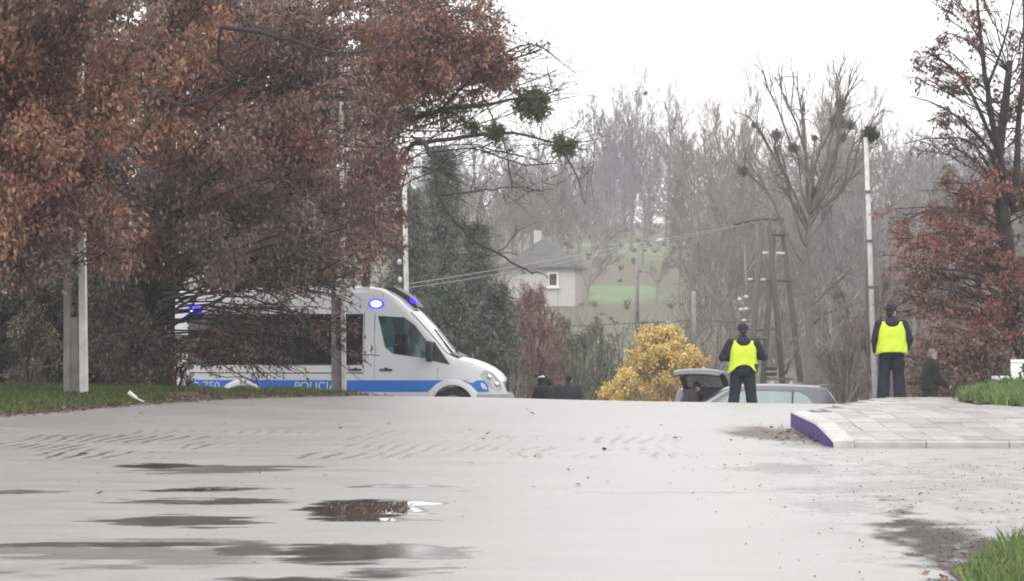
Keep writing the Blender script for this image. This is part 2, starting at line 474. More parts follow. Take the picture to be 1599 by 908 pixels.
# grass verges: soil sheets with real blades on them
def verge_l_z(x, y):
    d = vdist(x, y)
    return ground(x, y) + .012 + .035 * sstep(d, 0, 1.1) + .05 * (fbm(x * 1.5, y * 1.5) - .5) * sstep(d, 0, .5) - .25 * sstep(y, 53.5, 55.8)
vl_in = lambda x, y: (vdist(x, y) > .25 * (fbm(x * 2.2, y * 2.2) - .5)) & (x > -16)
M['soil'] = mat('soil', (.085, .065, .05), .9, .5, 6, .6, 30, c2=(.05, .055, .028))
grid(axis((-16, -8, .4), (-8, -1, .12)), axis((24, 38, .5), (38, 55.8, .14)), verge_l_z, M['soil'], 'verge', keep=vl_in)
rv = curve([(12, 2.4), (19.9, 3.07), (21.6, 3.5), (22.8, 4.03), (24.6, 5.2), (27.6, 9)])
vr_in = lambda x, y: (x > rv(y) + .25 * (fbm(x * 2.2, y * 2.2) - .5)) & (y < 27.6)
def verge_r_z(x, y): return ground(x, y) + .012 + .13 * sstep(x - rv(y), 0, .6) + .03 * (fbm(x * 2, y * 2) - .5)
grid(axis((2, 9, .12)), axis((12, 27.6, .14)), verge_r_z, M['soil'], 'verge', keep=vr_in)

# ------------------------------------------------------------------ pavement with kerb
gPave = curve([(34.5, .235), (35.2, .265), (37, .335), (39.5, .455), (42, .482), (46, .475), (49, .455), (51.5, .38), (54, .20)])
def pave_z(x, y): return gPave(y) + .012 * np.clip(x - 6, -3, 3) * sstep(y, 38, 46)
def pave_left(y): return np.where(y < 39.7, 4.08, 4.08 + (y - 39.7) * .235)
pave = grid(axis((4.0, 12, .2)), axis((35.12, 54.1, .2)), lambda x, y: pave_z(x, y) - .016, M['sand'], 'pavement',
            keep=lambda x, y: x > pave_left(y) - .12)
slab_mb = MB()
sx, sy, bv = .3475, .682, .008
slab_mb.add([[-sx / 2, -sy / 2, -.05], [sx / 2, -sy / 2, -.05], [sx / 2, sy / 2, -.05], [-sx / 2, sy / 2, -.05],
             [-sx / 2, -sy / 2, -bv], [sx / 2, -sy / 2, -bv], [sx / 2, sy / 2, -bv], [-sx / 2, sy / 2, -bv],
             [-sx / 2 + bv, -sy / 2 + bv, 0], [sx / 2 - bv, -sy / 2 + bv, 0], [sx / 2 - bv, sy / 2 - bv, 0], [-sx / 2 + bv, sy / 2 - bv, 0]],
            np.array([[0, 1, 5, 4], [1, 2, 6, 5], [2, 3, 7, 6], [3, 0, 4, 7], [4, 5, 9, 8], [5, 6, 10, 9], [6, 7, 11, 10], [7, 4, 8, 11], [8, 9, 10, 11]]))
slab_me = slab_mb.mesh('paving_slab', M['slab'])
gz_in = lambda x, y: ((x - 8.9) / 1.95) ** 2 + ((y - 44.6) / 4.3) ** 2 < 1
ns = 0
rs = random.Random(5)
for r in range(19):
    y = 35.5 + r * .69
    for c in range(15):
        x = 4.262 + c * .352
        if x - .17 < pave_left(y + .34) - .17 or x > 9.4 or gz_in(x, y) and gz_in(x + .2, y + .3) or ns >= 285: continue
        ns += 1
        s = link('paving_slab', slab_me, pave)
        sl = float(gPave(y + .3) - gPave(y - .3)) / .6
        s.location = (x, y, float(pave_z(x, y)) + rs.uniform(-.004, .006))
        s.rotation_euler = (math.atan(sl) + rs.uniform(-.008, .008), rs.uniform(-.012, .012), rs.uniform(-.008, .008))
def kerb(p, q, z0, z1, h0, h1, wdt, inward, purple):
    """one kerb stone from p to q; the road face is the one away from 'inward'"""
    p, q = np.array(p), np.array(q); n = np.array(inward) * wdt; b = .02
    P = []
    for (e, zt, h) in ((p, z0, h0), (q, z1, h1)):
        i = np.array(inward)
        P += [[*e, zt - h - .12], [*e, zt - b], [*(e + i * b), zt], [*(e + n), zt], [*(e + n), zt - h - .12]]
    f = [[0, 1, 6, 5]], [[1, 2, 7, 6], [2, 3, 8, 7], [3, 4, 9, 8]], [[4, 3, 2, 1, 0]], [[5, 6, 7, 8, 9]]
    m = MB(); m.add(P, np.array(f[0]), 1 if purple else 0)
    m.F += [np.array(f[1]), np.array(f[2]), np.array(f[3])]; m.M += [0, 1 if purple == 2 else 0, 0]
    return m.build('kerb_stone', [M['kerb_concrete'], M['kerb_purple']], pave)
L0 = (3.98, 35.02)
ky = [35.42, 36.4, 37.45, 38.5, 39.6]
def kz(y): return float(np.interp(y, [35.0, 35.4, 36.2, 39.6], [.255, .37, .43, .485]))
kerb((3.875, 35.0), (3.80, 35.41), kz(35.0), kz(35.4), .12, .2, .25, (1, 0), 1)
for a, b in zip(ky[:-1], ky[1:]):
    kerb((3.80, a + .006), (3.80, b - .006), kz(a), kz(b), .25, .25, .25, (1, 0), 1)
kerb((3.80, 39.61), (4.02, 40.6), kz(39.6), .487, .25, .25, .2, (1, 0), 1)
for k in range(9):
    a = 4.0 + k * 1.0
    kerb((a + .99, 35.0), (a + (.13 if k == 0 else 0), 35.0), .255, .255, .12, .12, .17, (0, 1), 0)

def blades(n, xr, yr, inside, zf, hmin, hmax, cols, name, label, w=.010):
    x = rng.uniform(*xr, n * 3); y = rng.uniform(*yr, n * 3)
    k = inside(x, y); x, y = x[k][:n], y[k][:n]; n = len(x)
    z = zf(x, y); h = rng.uniform(hmin, hmax, n) * (.45 + 1.1 * fbm(x * 1.7, y * 1.7, 3))
    a = rng.uniform(0, 2 * math.pi, n); u = np.stack([np.cos(a), np.sin(a), np.zeros(n)], -1)
    b = rng.uniform(0, 2 * math.pi, n); l = np.stack([np.cos(b), np.sin(b), np.zeros(n)], -1) * (h * rng.uniform(.1, .7, n))[:, None]
    B = np.stack([x, y, z - .01], -1); up = np.array([0, 0, 1.0])
    V = np.stack([B - u * w, B + u * w, B + u * w * .8 + up * h[:, None] * .6 + l * .4, B + up * h[:, None] + l, B - u * w * .8 + up * h[:, None] * .6 + l * .4], 1)
    ids = np.arange(n)[:, None] * 5
    cc = np.array(cols)[rng.integers(0, len(cols), n)] * rng.uniform(.75, 1.25, (n, 1))
    mb = MB(); mb.add(V.reshape(-1, 3), ids + np.array([[0, 1, 2, 3, 4]]), 0, np.repeat(cc, 5, 0))
    return tag(mb.build(name, M['grass']), label, 'grass', kind='stuff')
GR = [(.075, .16, .03), (.11, .21, .04), (.16, .24, .06), (.10, .15, .045), (.22, .19, .08)]
GD = [(.07, .12, .03), (.10, .15, .045), (.16, .13, .06), (.13, .09, .05), (.07, .07, .03)]
blades(34000, (-10, -1.5), (38, 55.3), lambda x, y: vl_in(x, y) & (vdist(x, y) > .12) & (fbm(x * 1.1, y * 1.1) > .38), verge_l_z, .05, .12, GD + GR[:2], 'grass', 'rough dull green grass on the roadside verge below the trees')
blades(17000, (2.6, 6.2), (16, 25.5), lambda x, y: vr_in(x, y), verge_r_z, .05, .13, [(.15, .24, .07), (.20, .29, .09), (.12, .18, .055), (.24, .28, .12)], 'grass', 'short bright green grass in the bottom right corner by the road', .006)
def mound_z(x, y): return pave_z(x, y) - .004 + .24 * (1 - np.clip(((x - 8.9) / 1.95) ** 2 + ((y - 44.6) / 4.3) ** 2, 0, 1)) ** .8
mound_in = lambda x, y: ((x - 8.9) / 1.95) ** 2 + ((y - 44.6) / 4.3) ** 2 < .97 + .35 * (fbm(x * 3, y * 3) - .5)
grid(axis((6.6, 10.9, .1)), axis((40, 49, .15)), mound_z, M['soil'], 'grass_bank', keep=mound_in)
blades(24000, (6.6, 10.9), (40, 49), mound_in, mound_z, .07, .20, [(.17, .27, .09), (.22, .32, .12), (.14, .22, .07), (.26, .32, .15)], 'grass', 'bright green grass mound beside the paving slabs', .010)

# dead leaves along the verge edge and by the kerb
def litter(n, xr, yr, inside, zf, cols, name, label):
    x = rng.uniform(*xr, n * 4); y = rng.uniform(*yr, n * 4); k = inside(x, y); x, y = x[k][:n], y[k][:n]; n = len(x)
    z = zf(x, y) + .015
    s = rng.uniform(.02, .05, n); a = rng.uniform(0, 6.28, n)
    u = np.stack([np.cos(a), np.sin(a), rng.uniform(-.3, .5, n)], -1) * s[:, None]; v = np.stack([-np.sin(a), np.cos(a), rng.uniform(-.2, .6, n)], -1) * s[:, None] * .6
    B = np.stack([x, y, z], -1)
    V = np.stack([B - u, B - v, B + u, B + v], 1); cc = np.array(cols)[rng.integers(0, len(cols), n)] * rng.uniform(.7, 1.2, (n, 1))
    mb = MB(); mb.add(V.reshape(-1, 3), np.arange(n)[:, None] * 4 + np.array([[0, 1, 2, 3]]), 0, np.repeat(cc, 4, 0))
    tag(mb.build(name, M['leaf']), label, 'fallen leaves', kind='stuff')
BRN = [(.20, .10, .06), (.26, .14, .08), (.13, .08, .055), (.34, .22, .13)]
litter(4200, (-10, -1.5), (38, 55), lambda x, y: (vdist(x, y) > -.35) & (vdist(x, y) < 1.0 + .8 * fbm(x, y)), lambda x, y: np.where(vdist(x, y) > 0, verge_l_z(x, y), ground(x, y)), BRN, 'fallen_leaves', 'brown dead leaves strewn along the edge of the grass verge')
litter(45, (-6, 4), (27, 44), lambda x, y: fbm(x * .7, y * .4) > .5, ground, BRN, 'fallen_leaves', 'few single brown leaves scattered over the wet road')
litter(90, (3.3, 3.83), (35.5, 40), lambda x, y: x > 3.3, ground, BRN, 'fallen_leaves', 'few brown leaves lying against the purple kerb')


# grit and clods on the muddy side of the road
def clods(n, xr, yr, keep, smin, smax, name, label):
    x = rng.uniform(*xr, n * 8); y = rng.uniform(*yr, n * 8); k = rng.random(n * 8) < keep(x, y); x, y = x[k][:n], y[k][:n]; n = len(x)
    s = smin + (smax - smin) * rng.random(n) ** 3; z = road_z(x, y)
    oc = np.array([[1, 0, 0], [0, 1, 0], [-1, 0, 0], [0, -1, 0], [0, 0, .7], [0, 0, -.4]])
    V = oc[None] * s[:, None, None] * rng.uniform(.6, 1.3, (n, 6, 1)) + np.stack([x, y, z + s * .1], -1)[:, None]
    f = np.array([[0, 1, 4], [1, 2, 4], [2, 3, 4], [3, 0, 4], [1, 0, 5], [2, 1, 5], [3, 2, 5], [0, 3, 5]])
    mb = MB(); c = np.array([(.06, .05, .045), (.10, .085, .075), (.045, .04, .038), (.15, .135, .12)])[rng.integers(0, 4, n)]
    mb.add(V.reshape(-1, 3), (np.arange(n)[:, None, None] * 6 + f[None]).reshape(-1, 3), 0, np.repeat(c, 6, 0))
    tag(mb.build(name, M['needle']), label, 'grit', kind='stuff')
clods(3000, (1.6, 7.5), (18, 35), lambda x, y: .03 + .9 * mud(x, y), .003, .013, 'grit', 'dark grit and small clods on the muddy right side of the road')
clods(900, (-7, 3.5), (20, 46), lambda x, y: .08 + .6 * mud(x, y) + .8 * track(x, y), .003, .010, 'grit', 'fine grit sprinkled over the wet road')

litter(420, (6.4, 11), (39.6, 49), lambda x, y: (((x - 8.9) / 1.95) ** 2 + ((y - 44.6) / 4.3) ** 2 < 1.15) & (((x - 8.9) / 1.95) ** 2 + ((y - 44.6) / 4.3) ** 2 > .6), lambda x, y: np.where(mound_in(x, y), mound_z(x, y) + .05, pave_z(x, y)), BRN, 'fallen_leaves', 'brown leaves caught round the foot of the grass mound')
litter(160, (2.4, 5.5), (18, 25), lambda x, y: np.abs(x - rv(y)) < .35, lambda x, y: np.where(x > rv(y), verge_r_z(x, y), ground(x, y)), BRN, 'fallen_leaves', 'brown leaves along the grass edge in the bottom right corner')
# ------------------------------------------------------------------ poles, pylon, wires
def slotted_pole(px, d, wdt, h, label):
    x = (px - CX) / FPX * d; z0 = float(verge_l_z(np.array([x]), np.array([d]))[0]) - .1
    t = thing('utility_pole', label, 'utility pole', (x, d, z0), R(0), 'concrete poles on the verge')
    t.rotation_euler = (0, R(-.35), 0)
    w = wdt / .36; fl = .10 * w
    def flange(x0, x1, x2, x3, dep, name, mt):
        m = MB(); V = [[x0, -dep, 0], [x1, -dep, 0], [x1, dep, 0], [x0, dep, 0], [x2, -dep * .7, h], [x3, -dep * .7, h], [x3, dep * .7, h], [x2, dep * .7, h]]
        m.add(V, np.array([[0, 1, 5, 4], [1, 2, 6, 5], [2, 3, 7, 6], [3, 0, 4, 7], [4, 5, 6, 7]])); return m.build(name, mt, t)
    flange(-.18 * w, -.18 * w + fl, -.115 * w, -.04 * w, .09, 'flange', M['concrete'])
    flange(.18 * w - fl * 1.05, .18 * w, .05 * w, .115 * w, .115, 'flange', M['concrete_pale'])
    xa, xb = -.18 * w + fl - .004, .18 * w - fl + .004
    segs = [(0, 1.30)] + [(1.92 + k * .95, 2.25 + k * .95) for k in range(int((h - 2.2) / .95))]
    for a, b in segs:
        k = lambda q, s: s * (1 - .55 * q / h)
        P = [[k(a, xa), -.05, a], [k(a, xb), -.05, a], [k(b, xb), -.05, b], [k(b, xa), -.05, b]]
        m = MB(); m.prism(P, (0, .10, 0)); m.build('web_plate', M['concrete'], t)
    m = MB(); m.box((0, 0, h + .02), (.30 * w, .2, .05)); m.build('pole_cap', M['concrete'], t)
slotted_pole(118.5, 45, .36, 9.5, 'broad slotted concrete pole with pale right edge at the left of the verge')
slotted_pole(529.5, 54, .275, 10, 'slotted concrete pole standing in the verge in front of the white police van')

def slim_pole(name, pb, pt, d, r0, r1, label, cat, zbase=None):
    a, b = at(*pb, d), at(*pt, d)
    if zbase is not None: a[2] = zbase
    t = thing(name, label, cat, tuple(a))
    m = MB(); m.tube([(0, 0, 0), tuple((b - a) * .5), tuple(b - a)], [r0, (r0 + r1) / 2, r1], 12); m.build('shaft', M['concrete_pale'], t, True)
    return t, a, b
t, a, b = slim_pole('utility_pole', (638, 640), (628, 95), 75, .075, .05, 'slim white pole with small insulators rising behind the roof of the police van', 'utility pole')
for px, py in ((633, 412), (634, 440), (630, 331)):
    p = at(px, py, 75) - a; m = MB()
    m.bar(p + (-.0, 0, 0), p + np.array([-.17, -.02, 0]), .022); m.build('bracket', M['steel'], t)
    m = MB(); m.tube([p + np.array([-.15, -.02, -.03]), p + np.array([-.15, -.02, .06]), p + np.array([-.15, -.02, .12])], [.045, .06, .03], 10); m.build('insulator', M['porcelain'], t, True)
t, a, b = slim_pole('street_pole', (1367, 640), (1352, 215), 66, .066, .05, 'slim white leaning pole behind the right hand officer', 'pole')
m = MB(); o = np.array([-.085, -.05, 0])
m.tube([at(1362 - 0, 640, 66) - a + o, at(1357.5, 420, 66) - a + o, at(1354.5, 305, 66) - a + o], [.022, .022, .015], 6); m.build('cable_pipe', M['steel'], t, True)
for f in (.25, .45, .62, .8):
    m = MB(); p = (b - a) * f; m.tube([p + np.array([0, 0, -.03]), p + np.array([0, 0, .03])], .078, 10); m.build('clamp', M['steel'], t)

# wooden transformer-type H pylon
DP = 150
gz = float(ground(10, DP)) - .2
pt_ = thing('wooden_pylon', 'tall wooden pylon of four leaning legs with white insulators behind the parked cars', 'pylon', tuple(at(1206, 605, DP)))
base = at(1206, 605, DP)
P = lambda px, py, dy=0: at(px, py, DP) - base + np.array([0, dy, 0])
def leg(a, b, y0, y1):
    A = P(*a, y0); B = P(*b, y1); m = MB(); m.tube([A, (A + B) / 2, B], [.13, .155, .18], 10); m.build('leg', M['wood_grey'], pt_, True)
leg((1190, 352), (1166, 612), 0, -1.2); leg((1201, 352), (1226, 612), 0, 1.0)
leg((1211, 358), (1190, 612), .9, -.2); leg((1224, 358), (1257, 612), .9, 1.6)
m = MB(); m.tube([P(1144, 351), P(1168, 345), P(1192, 341.5), P(1224, 344)], [.09] * 4, 8); m.build('crossarm', M['wood_grey'], pt_, True)
m = MB(); m.bar(P(1166, 438), P(1240, 438, .8), .08); m.build('crossbeam', M['wood_grey'], pt_, True)
m = MB(); m.bar(P(1178, 516), P(1212, 514, .5), .07); m.build('crossbeam', M['wood_grey'], pt_, True)
m = MB(); m.bar(P(1174, 528, -.4), P(1198, 529, -.4), .10); m.build('crossbeam', M['wood_grey'], pt_, True)
m = MB(); m.bar(P(1205, 366), P(1228, 366, .9), .09); m.build('crossbeam', M['wood_grey'], pt_, True)
m = MB(); m.bar(P(1230, 585, 1.2), P(1248, 540, 1.2), .07); m.build('brace', M['wood_grey'], pt_, True)
for (x0, x1, y) in ((1186, 1199, 396), (1211, 1225, 396.5), (1167, 1175, 437), (1181, 1195, 437.5)):
    a_, b_ = P(x0, y, -.2), P(x1, y, -.2)
    m = MB(); k = np.linspace(0, 1, 13)[:, None]; m.tube(a_ + (b_ - a_) * k, [.06, .10, .06, .10, .06, .10, .06, .10, .06, .10, .06, .10, .06], 10); m.build('insulator', M['porcelain'], pt_, True)
for (x, y) in ((1154, 468), (1164, 464), (1156, 484), (1164, 483), (1161, 501)):
    m = MB(); m.ell(P(x, y, -.5), (.13, .09, .09), nu=10, nv=6); m.build('insulator', M['porcelain'], pt_, True)
    m = MB(); m.bar(P(x, y, -.5), P(1176, y + 2, -.3), .025); m.build('bracket', M['steel'], pt_)
for k in range(6):
    x = 1146 + k * 14; m = MB(); q = P(x, 351 - min(k, 3) * 3); m.tube([q, q + np.array([0, 0, -.16]), q + np.array([0, 0, -.3])], [.07, .09, .05], 8); m.build('insulator', M['steel'], pt_, True)

def wire(pts, r, mt, label):
    pts = np.array([at(*p) for p in pts]); k = np.linspace(0, len(pts) - 1, 40); i = np.minimum(k.astype(int), len(pts) - 2); f = (k - i)[:, None]
    Q = pts[i] * (1 - f) + pts[i + 1] * f
    for _ in range(3): Q[1:-1] = (Q[:-2] + Q[1:-1] * 2 + Q[2:]) / 4
    m = MB(); m.tube(Q, r, 5); tag(m.build('overhead_wire', M[mt], None, True), label, 'wire', 'overhead wires')
wire([(636, 444, 75), (700, 434, 85), (830, 412, 103), (1000, 380, 130), (1146, 353, 150)], .010, 'wire_alu', 'upper pale overhead wire running from the white pole to the pylon top')
wire([(636, 450, 75), (700, 441, 85), (830, 420, 103), (1000, 386, 130), (1158, 352, 150)], .008, 'wire_alu', 'lower pale overhead wire running from the white pole to the pylon top')
wire([(560, 519, 110), (740, 516, 118), (945, 507, 132), (1080, 501, 142), (1176, 503, 150)], .02, 'wire_black', 'dark overhead wire passing over the yellow bush')
wire([(-90, 605, 56), (0, 586, 57), (180, 553, 58.5), (300, 532, 60)], .008, 'wire_alu', 'thin wire slanting across the dark bushes behind the broad pole')

# lamp and slim pole by the green field
t = thing('street_lamp', 'slim grey lamp post with a white lamp head by the far green field', 'street lamp', tuple(at(995, 505, 140)))
b0 = at(995, 505, 140)
m = MB(); m.tube([(0, 0, -.4), at(995, 440, 140) - b0, at(996, 385, 140) - b0], [.11, .09, .06], 8); m.build('post', M['concrete'], t, True)
m = MB(); m.tube([at(996, 386, 140) - b0, at(1008, 376, 140) - b0, at(1026, 377, 140) - b0], [.03, .03, .025], 6); m.build('arm', M['steel'], t, True)
m = MB(); m.ell(at(1030, 376, 140) - b0, (.22, .12, .10), (0, R(-18), 0)); m.build('lamp_head', M['porcelain'], t, True)
t, a, b = slim_pole('grey_post', (1084, 560), (1083, 455), 120, .10, .085, 'short pale grey post standing behind the yellow bush', 'post'); t.children[0].data.materials[0] = M['concrete']

# ------------------------------------------------------------------ fields and house on the slope
M['field'] = mat('field', (.17, .235, .125), .9, .35, .12, .3, 3)
M['field_pale'] = mat('field_pale', (.19, .23, .145), .9, .4, .1, .3, 3)
fx = lambda px, d: (px - CX) / FPX * d
def soft_edge(m):
    nt = m.node_tree; b = next(n for n in nt.nodes if n.type == 'BSDF_PRINCIPLED'); src = b.inputs['Base Color'].links[0].from_socket
    a = nt.nodes.new('ShaderNodeAttribute'); a.attribute_name = 'sward'; mx = nt.nodes.new('ShaderNodeMix'); mx.data_type = 'RGBA'
    mx.inputs[6].default_value = (.118, .117, .08, 1); nt.links.new(a.outputs['Fac'], mx.inputs[0]); nt.links.new(src, mx.inputs[7]); nt.links.new(mx.outputs[2], b.inputs['Base Color'])
soft_edge(M['field']); soft_edge(M['field_pale'])
def sheet(name, pa, pb, d0, d1, mt, h=.06):
    """grass thins out into the rough slope round a field"""
    xa, xb = fx(pa, (d0 + d1) / 2), fx(pb, (d0 + d1) / 2)
    def sward(x, y):
        n = 1.6 * (fbm(x * .5, y * .2, 4) - .5)
        return sstep(np.minimum(np.minimum(x - xa, xb - x) / 2.2, np.minimum(y - d0, d1 - y) / 7) + n * .8, .05, .8) * (.75 + .25 * fbm(x * .3, y * .3))
    grid(np.linspace(xa, xb, 60), np.linspace(d0, d1, 50), lambda x, y: earth_z(x, y) + (h + .36) * sward(x, y) - .30, M[mt], name, attrs={'sward': sward})
sheet('field', 900, 1060, 200, 229, 'field', .08)
sheet('field', 890, 1120, 268, 322, 'field_pale', .1)

DH = 200
hx0, hx1 = fx(796, DH), fx(905, DH)
zb, zt_, zr = 1.6 + 32 / FPX * DH, 1.6 + 98 / FPX * DH, 1.6 + 146 / FPX * DH
house = thing('house', 'small pale plastered house with a grey hipped roof on the far slope', 'house', ((hx0 + hx1) / 2, DH + 3, zb - 1), R(-6))
W2, Dd, Hh = (hx1 - hx0) / 2, 3.0, zt_ - zb + 1
# front wall built round the window opening
wx = fx(871, DH) - (hx0 + hx1) / 2; wz = 1.6 + 78 / FPX * DH - zb + 1; ww, wh = .37, .52
m = MB(); yf = -Dd
for (xa, xb, za, zb2) in ((-W2, wx - ww, -.6, Hh), (wx + ww, W2, -.6, Hh), (wx - ww, wx + ww, -.6, wz - wh), (wx - ww, wx + ww, wz + wh, Hh)):
    m.prism([[xa, yf, za], [xb, yf, za], [xb, yf, zb2], [xa, yf, zb2]], (0, .3, 0))
m.build('front_wall', M['plaster'], house)
for s in (-1, 1):
    m = MB(); m.box((s * (W2 - .15), .155, Hh / 2 - .3), (.3, 2 * Dd - .31, Hh + .598)); m.build('side_wall', M['plaster'], house)
m = MB(); m.box((0, Dd - .15, Hh / 2 - .3), (2 * W2 - .61, .3, Hh + .597)); m.build('back_wall', M['plaster'], house)
ov = .35; zrr = zr - zb + 1
e = [[-W2 - ov, -Dd - ov, Hh + .02], [W2 + ov, -Dd - ov, Hh + .02], [W2 + ov, Dd + ov, Hh + .02], [-W2 - ov, Dd + ov, Hh + .02], [-W2 + 2.4, 0, zrr], [W2 - 2.4, 0, zrr]]
e2 = [[p[0], p[1], p[2] - .14] for p in e[:4]]
m = MB(); m.add(e + e2, [np.array([[0, 1, 5, 4], [2, 3, 4, 5]]), np.array([[1, 2, 5], [3, 0, 4]]), np.array([[9, 8, 7, 6]]), np.array([[6, 7, 1, 0], [7, 8, 2, 1], [8, 9, 3, 2], [9, 6, 0, 3]])])
rf = m.build('roof', M['roof_grey'], house)
m = MB(); m.box((-.5, .6, zrr - .1), (.5, .5, 1.2)); m.build('chimney', M['plaster'], rf)
wd = MB()
for (cx_, cz, sx_, sz) in ((wx - ww + .06, wz, .12, 2 * wh), (wx + ww - .06, wz, .12, 2 * wh), (wx, wz - wh + .06, 2 * ww - .242, .12), (wx, wz + wh - .06, 2 * ww - .242, .12)):
    wd.box((cx_, yf - .01, cz), (sx_, .12, sz))
win = wd.build('window', M['white_plastic'], house)
m = MB(); m.box((wx, yf + .04, wz), (2 * ww - .24, .02, 2 * wh - .24)); m.build('pane', M['dark_glass'], win)
m = MB(); m.box((wx, yf - .09, wz - wh - .05), (2 * ww + .2, .2, .08)); m.build('sill', M['white_plastic'], win)

# ------------------------------------------------------------------ trees
def path(a, b, n=6, wob=.08, sag=0.):
    a, b = np.asarray(a, float), np.asarray(b, float); L = np.linalg.norm(b - a)
    t = np.linspace(0, 1, n)[:, None]
    p = a + (b - a) * t
    w = rng.normal(0, wob * L, (n, 3)); w[0] = 0; w[-1] = 0
    for _ in range(1): w[1:-1] = (w[:-2] + w[1:-1] * 2 + w[2:]) / 4
    p = p + w
    p[:, 2] += sag * L * (4 * t[:, 0] * (1 - t[:, 0]))
    return p
def on(p, t):
    k = t * (len(p) - 1); i = min(int(k), len(p) - 2); f = k - i
    return p[i] * (1 - f) + p[i + 1] * f
def leafs(mb, P, s0, s1, C, droop=.6, asp=.45):
    n = len(P)
    if not n: return
    d = rng.normal(0, 1, (n, 3)); d[:, 2] -= droop * 1.6; d /= np.linalg.norm(d, axis=1)[:, None]
    w = np.cross(d, rng.normal(0, 1, (n, 3))); w /= np.linalg.norm(w, axis=1)[:, None] + 1e-9
    s = rng.uniform(s0, s1, n)[:, None]; w = w * s * asp / 2
    nrm = np.cross(d, w) * .25
    V = np.stack([P, P + d * s * .45 + w + nrm, P + d * s, P + d * s * .45 - w + nrm], 1).reshape(-1, 3)
    mb.add(V, np.arange(n)[:, None] * 4 + np.array([[0, 1, 2, 3]]), 0, np.repeat(C, 4, 0))
def pick(cols, n, var=.25):
    c = np.array(cols)[rng.integers(0, len(cols), n)]
    return c * rng.uniform(1 - var, 1 + var, (n, 1))
def spray(wood, lf, A, B, r, rad, n1, n2, nl, cols, size=(.07, .13), twr=.005, droop=.6, t0=.3, sag=.06, jit=.05, limbn=7, hang=.0, wob=.06):
    """a limb from A to B that breaks up into branches, twigs and leaves round B"""
    rad = np.asarray(rad, float) * np.ones(3)
    lp = path(A, B, limbn, wob, sag)
    wood.tube(lp, np.linspace(r, max(r * .3, twr * 2), limbn), 6 if r > .04 else 4, cap=False)
    pts = []
    for i in range(n1):
        t = t0 + (1 - t0) * rng.random() ** .8
        s = on(lp, t); v = rng.normal(0, 1, 3); v /= np.linalg.norm(v); e = B + v * rad * (.45 + .6 * rng.random())
        e[2] -= hang * rng.random()
        L = np.linalg.norm(e - s)
        if L < .05: continue
        bp = path(s, e, 5, .07, .05); rr = max(r * .3, twr * 2)
        wood.tube(bp, np.linspace(rr, twr * 1.2, 5), 4, cap=False)
        dm = (e - s) / L
        for j in range(n2):
            q = on(bp, .15 + .85 * rng.random()); dv = dm * .5 + rng.normal(0, .75, 3); dv[2] -= hang * .6; dv /= np.linalg.norm(dv)
            tl = rng.uniform(.22, .6) * rad.mean()
            tp = path(q, q + dv * tl, 4, .06, .05); wood.tube(tp, np.linspace(twr, twr * .6, 4), 3, cap=False)
            if nl:
                k = rng.integers(max(1, nl // 2), nl + nl // 2 + 1); u = rng.random(k) * 3; ii = np.minimum(u.astype(int), 2); f = (u - ii)[:, None]
                pts.append(tp[ii] * (1 - f) + tp[ii + 1] * f + rng.normal(0, jit, (k, 3)))
    if pts and lf is not None:
        Pn = np.vstack(pts); leafs(lf, Pn, *size, pick(cols, len(Pn)), droop)

def zone_cols(px, py):
    OR = [(0.365, 0.170, 0.106), (0.298, 0.139, 0.096), (0.442, 0.248, 0.158), (0.230, 0.129, 0.101)]
    RD = [(0.340, 0.162, 0.113), (0.391, 0.190, 0.131), (0.272, 0.133, 0.108), (0.230, 0.138, 0.122)]
    BR = [(0.232, 0.156, 0.131), (0.284, 0.193, 0.158), (0.189, 0.133, 0.117), (0.327, 0.230, 0.180), (0.327, 0.166, 0.131)]
    DK = [(.185, .135, .125), (.22, .15, .13), (.14, .11, .108), (.26, .18, .15)]
    oz = [(40, 180, 95), (30, 320, 80), (140, 90, 70), (310, 80, 75), (170, 185, 55), (255, 220, 55), (60, 60, 70), (320, 130, 50), (200, 330, 50), (100, 250, 60), (235, 400, 45)]
    rz = [(680, 120, 80), (760, 120, 75), (620, 70, 70), (640, 320, 45), (500, 220, 40), (700, 40, 60), (330, 330, 35)]
    dz = [(190, 290, 60), (340, 330, 70), (190, 130, 40), (450, 390, 80), (200, 40, 40), (330, 440, 60), (120, 400, 60), (520, 360, 50)]
    for z, c in ((oz, OR), (rz, RD), (dz, DK)):
        for (a, b, r) in z:
            if math.hypot(px - a, py - b) < r * rng.uniform(.75, 1.1): return c
    return BR
def xr(py): return float(np.interp(py, [-150, 0, 60, 130, 165, 200, 250, 300, 350, 400, 440], [790, 790, 812, 820, 760, 705, 640, 655, 640, 622, 575]))
def yb(px): return float(np.interp(px, [-200, 60, 100, 200, 270, 300, 560, 600, 660], [440, 430, 415, 420, 440, 436, 436, 425, 330]))
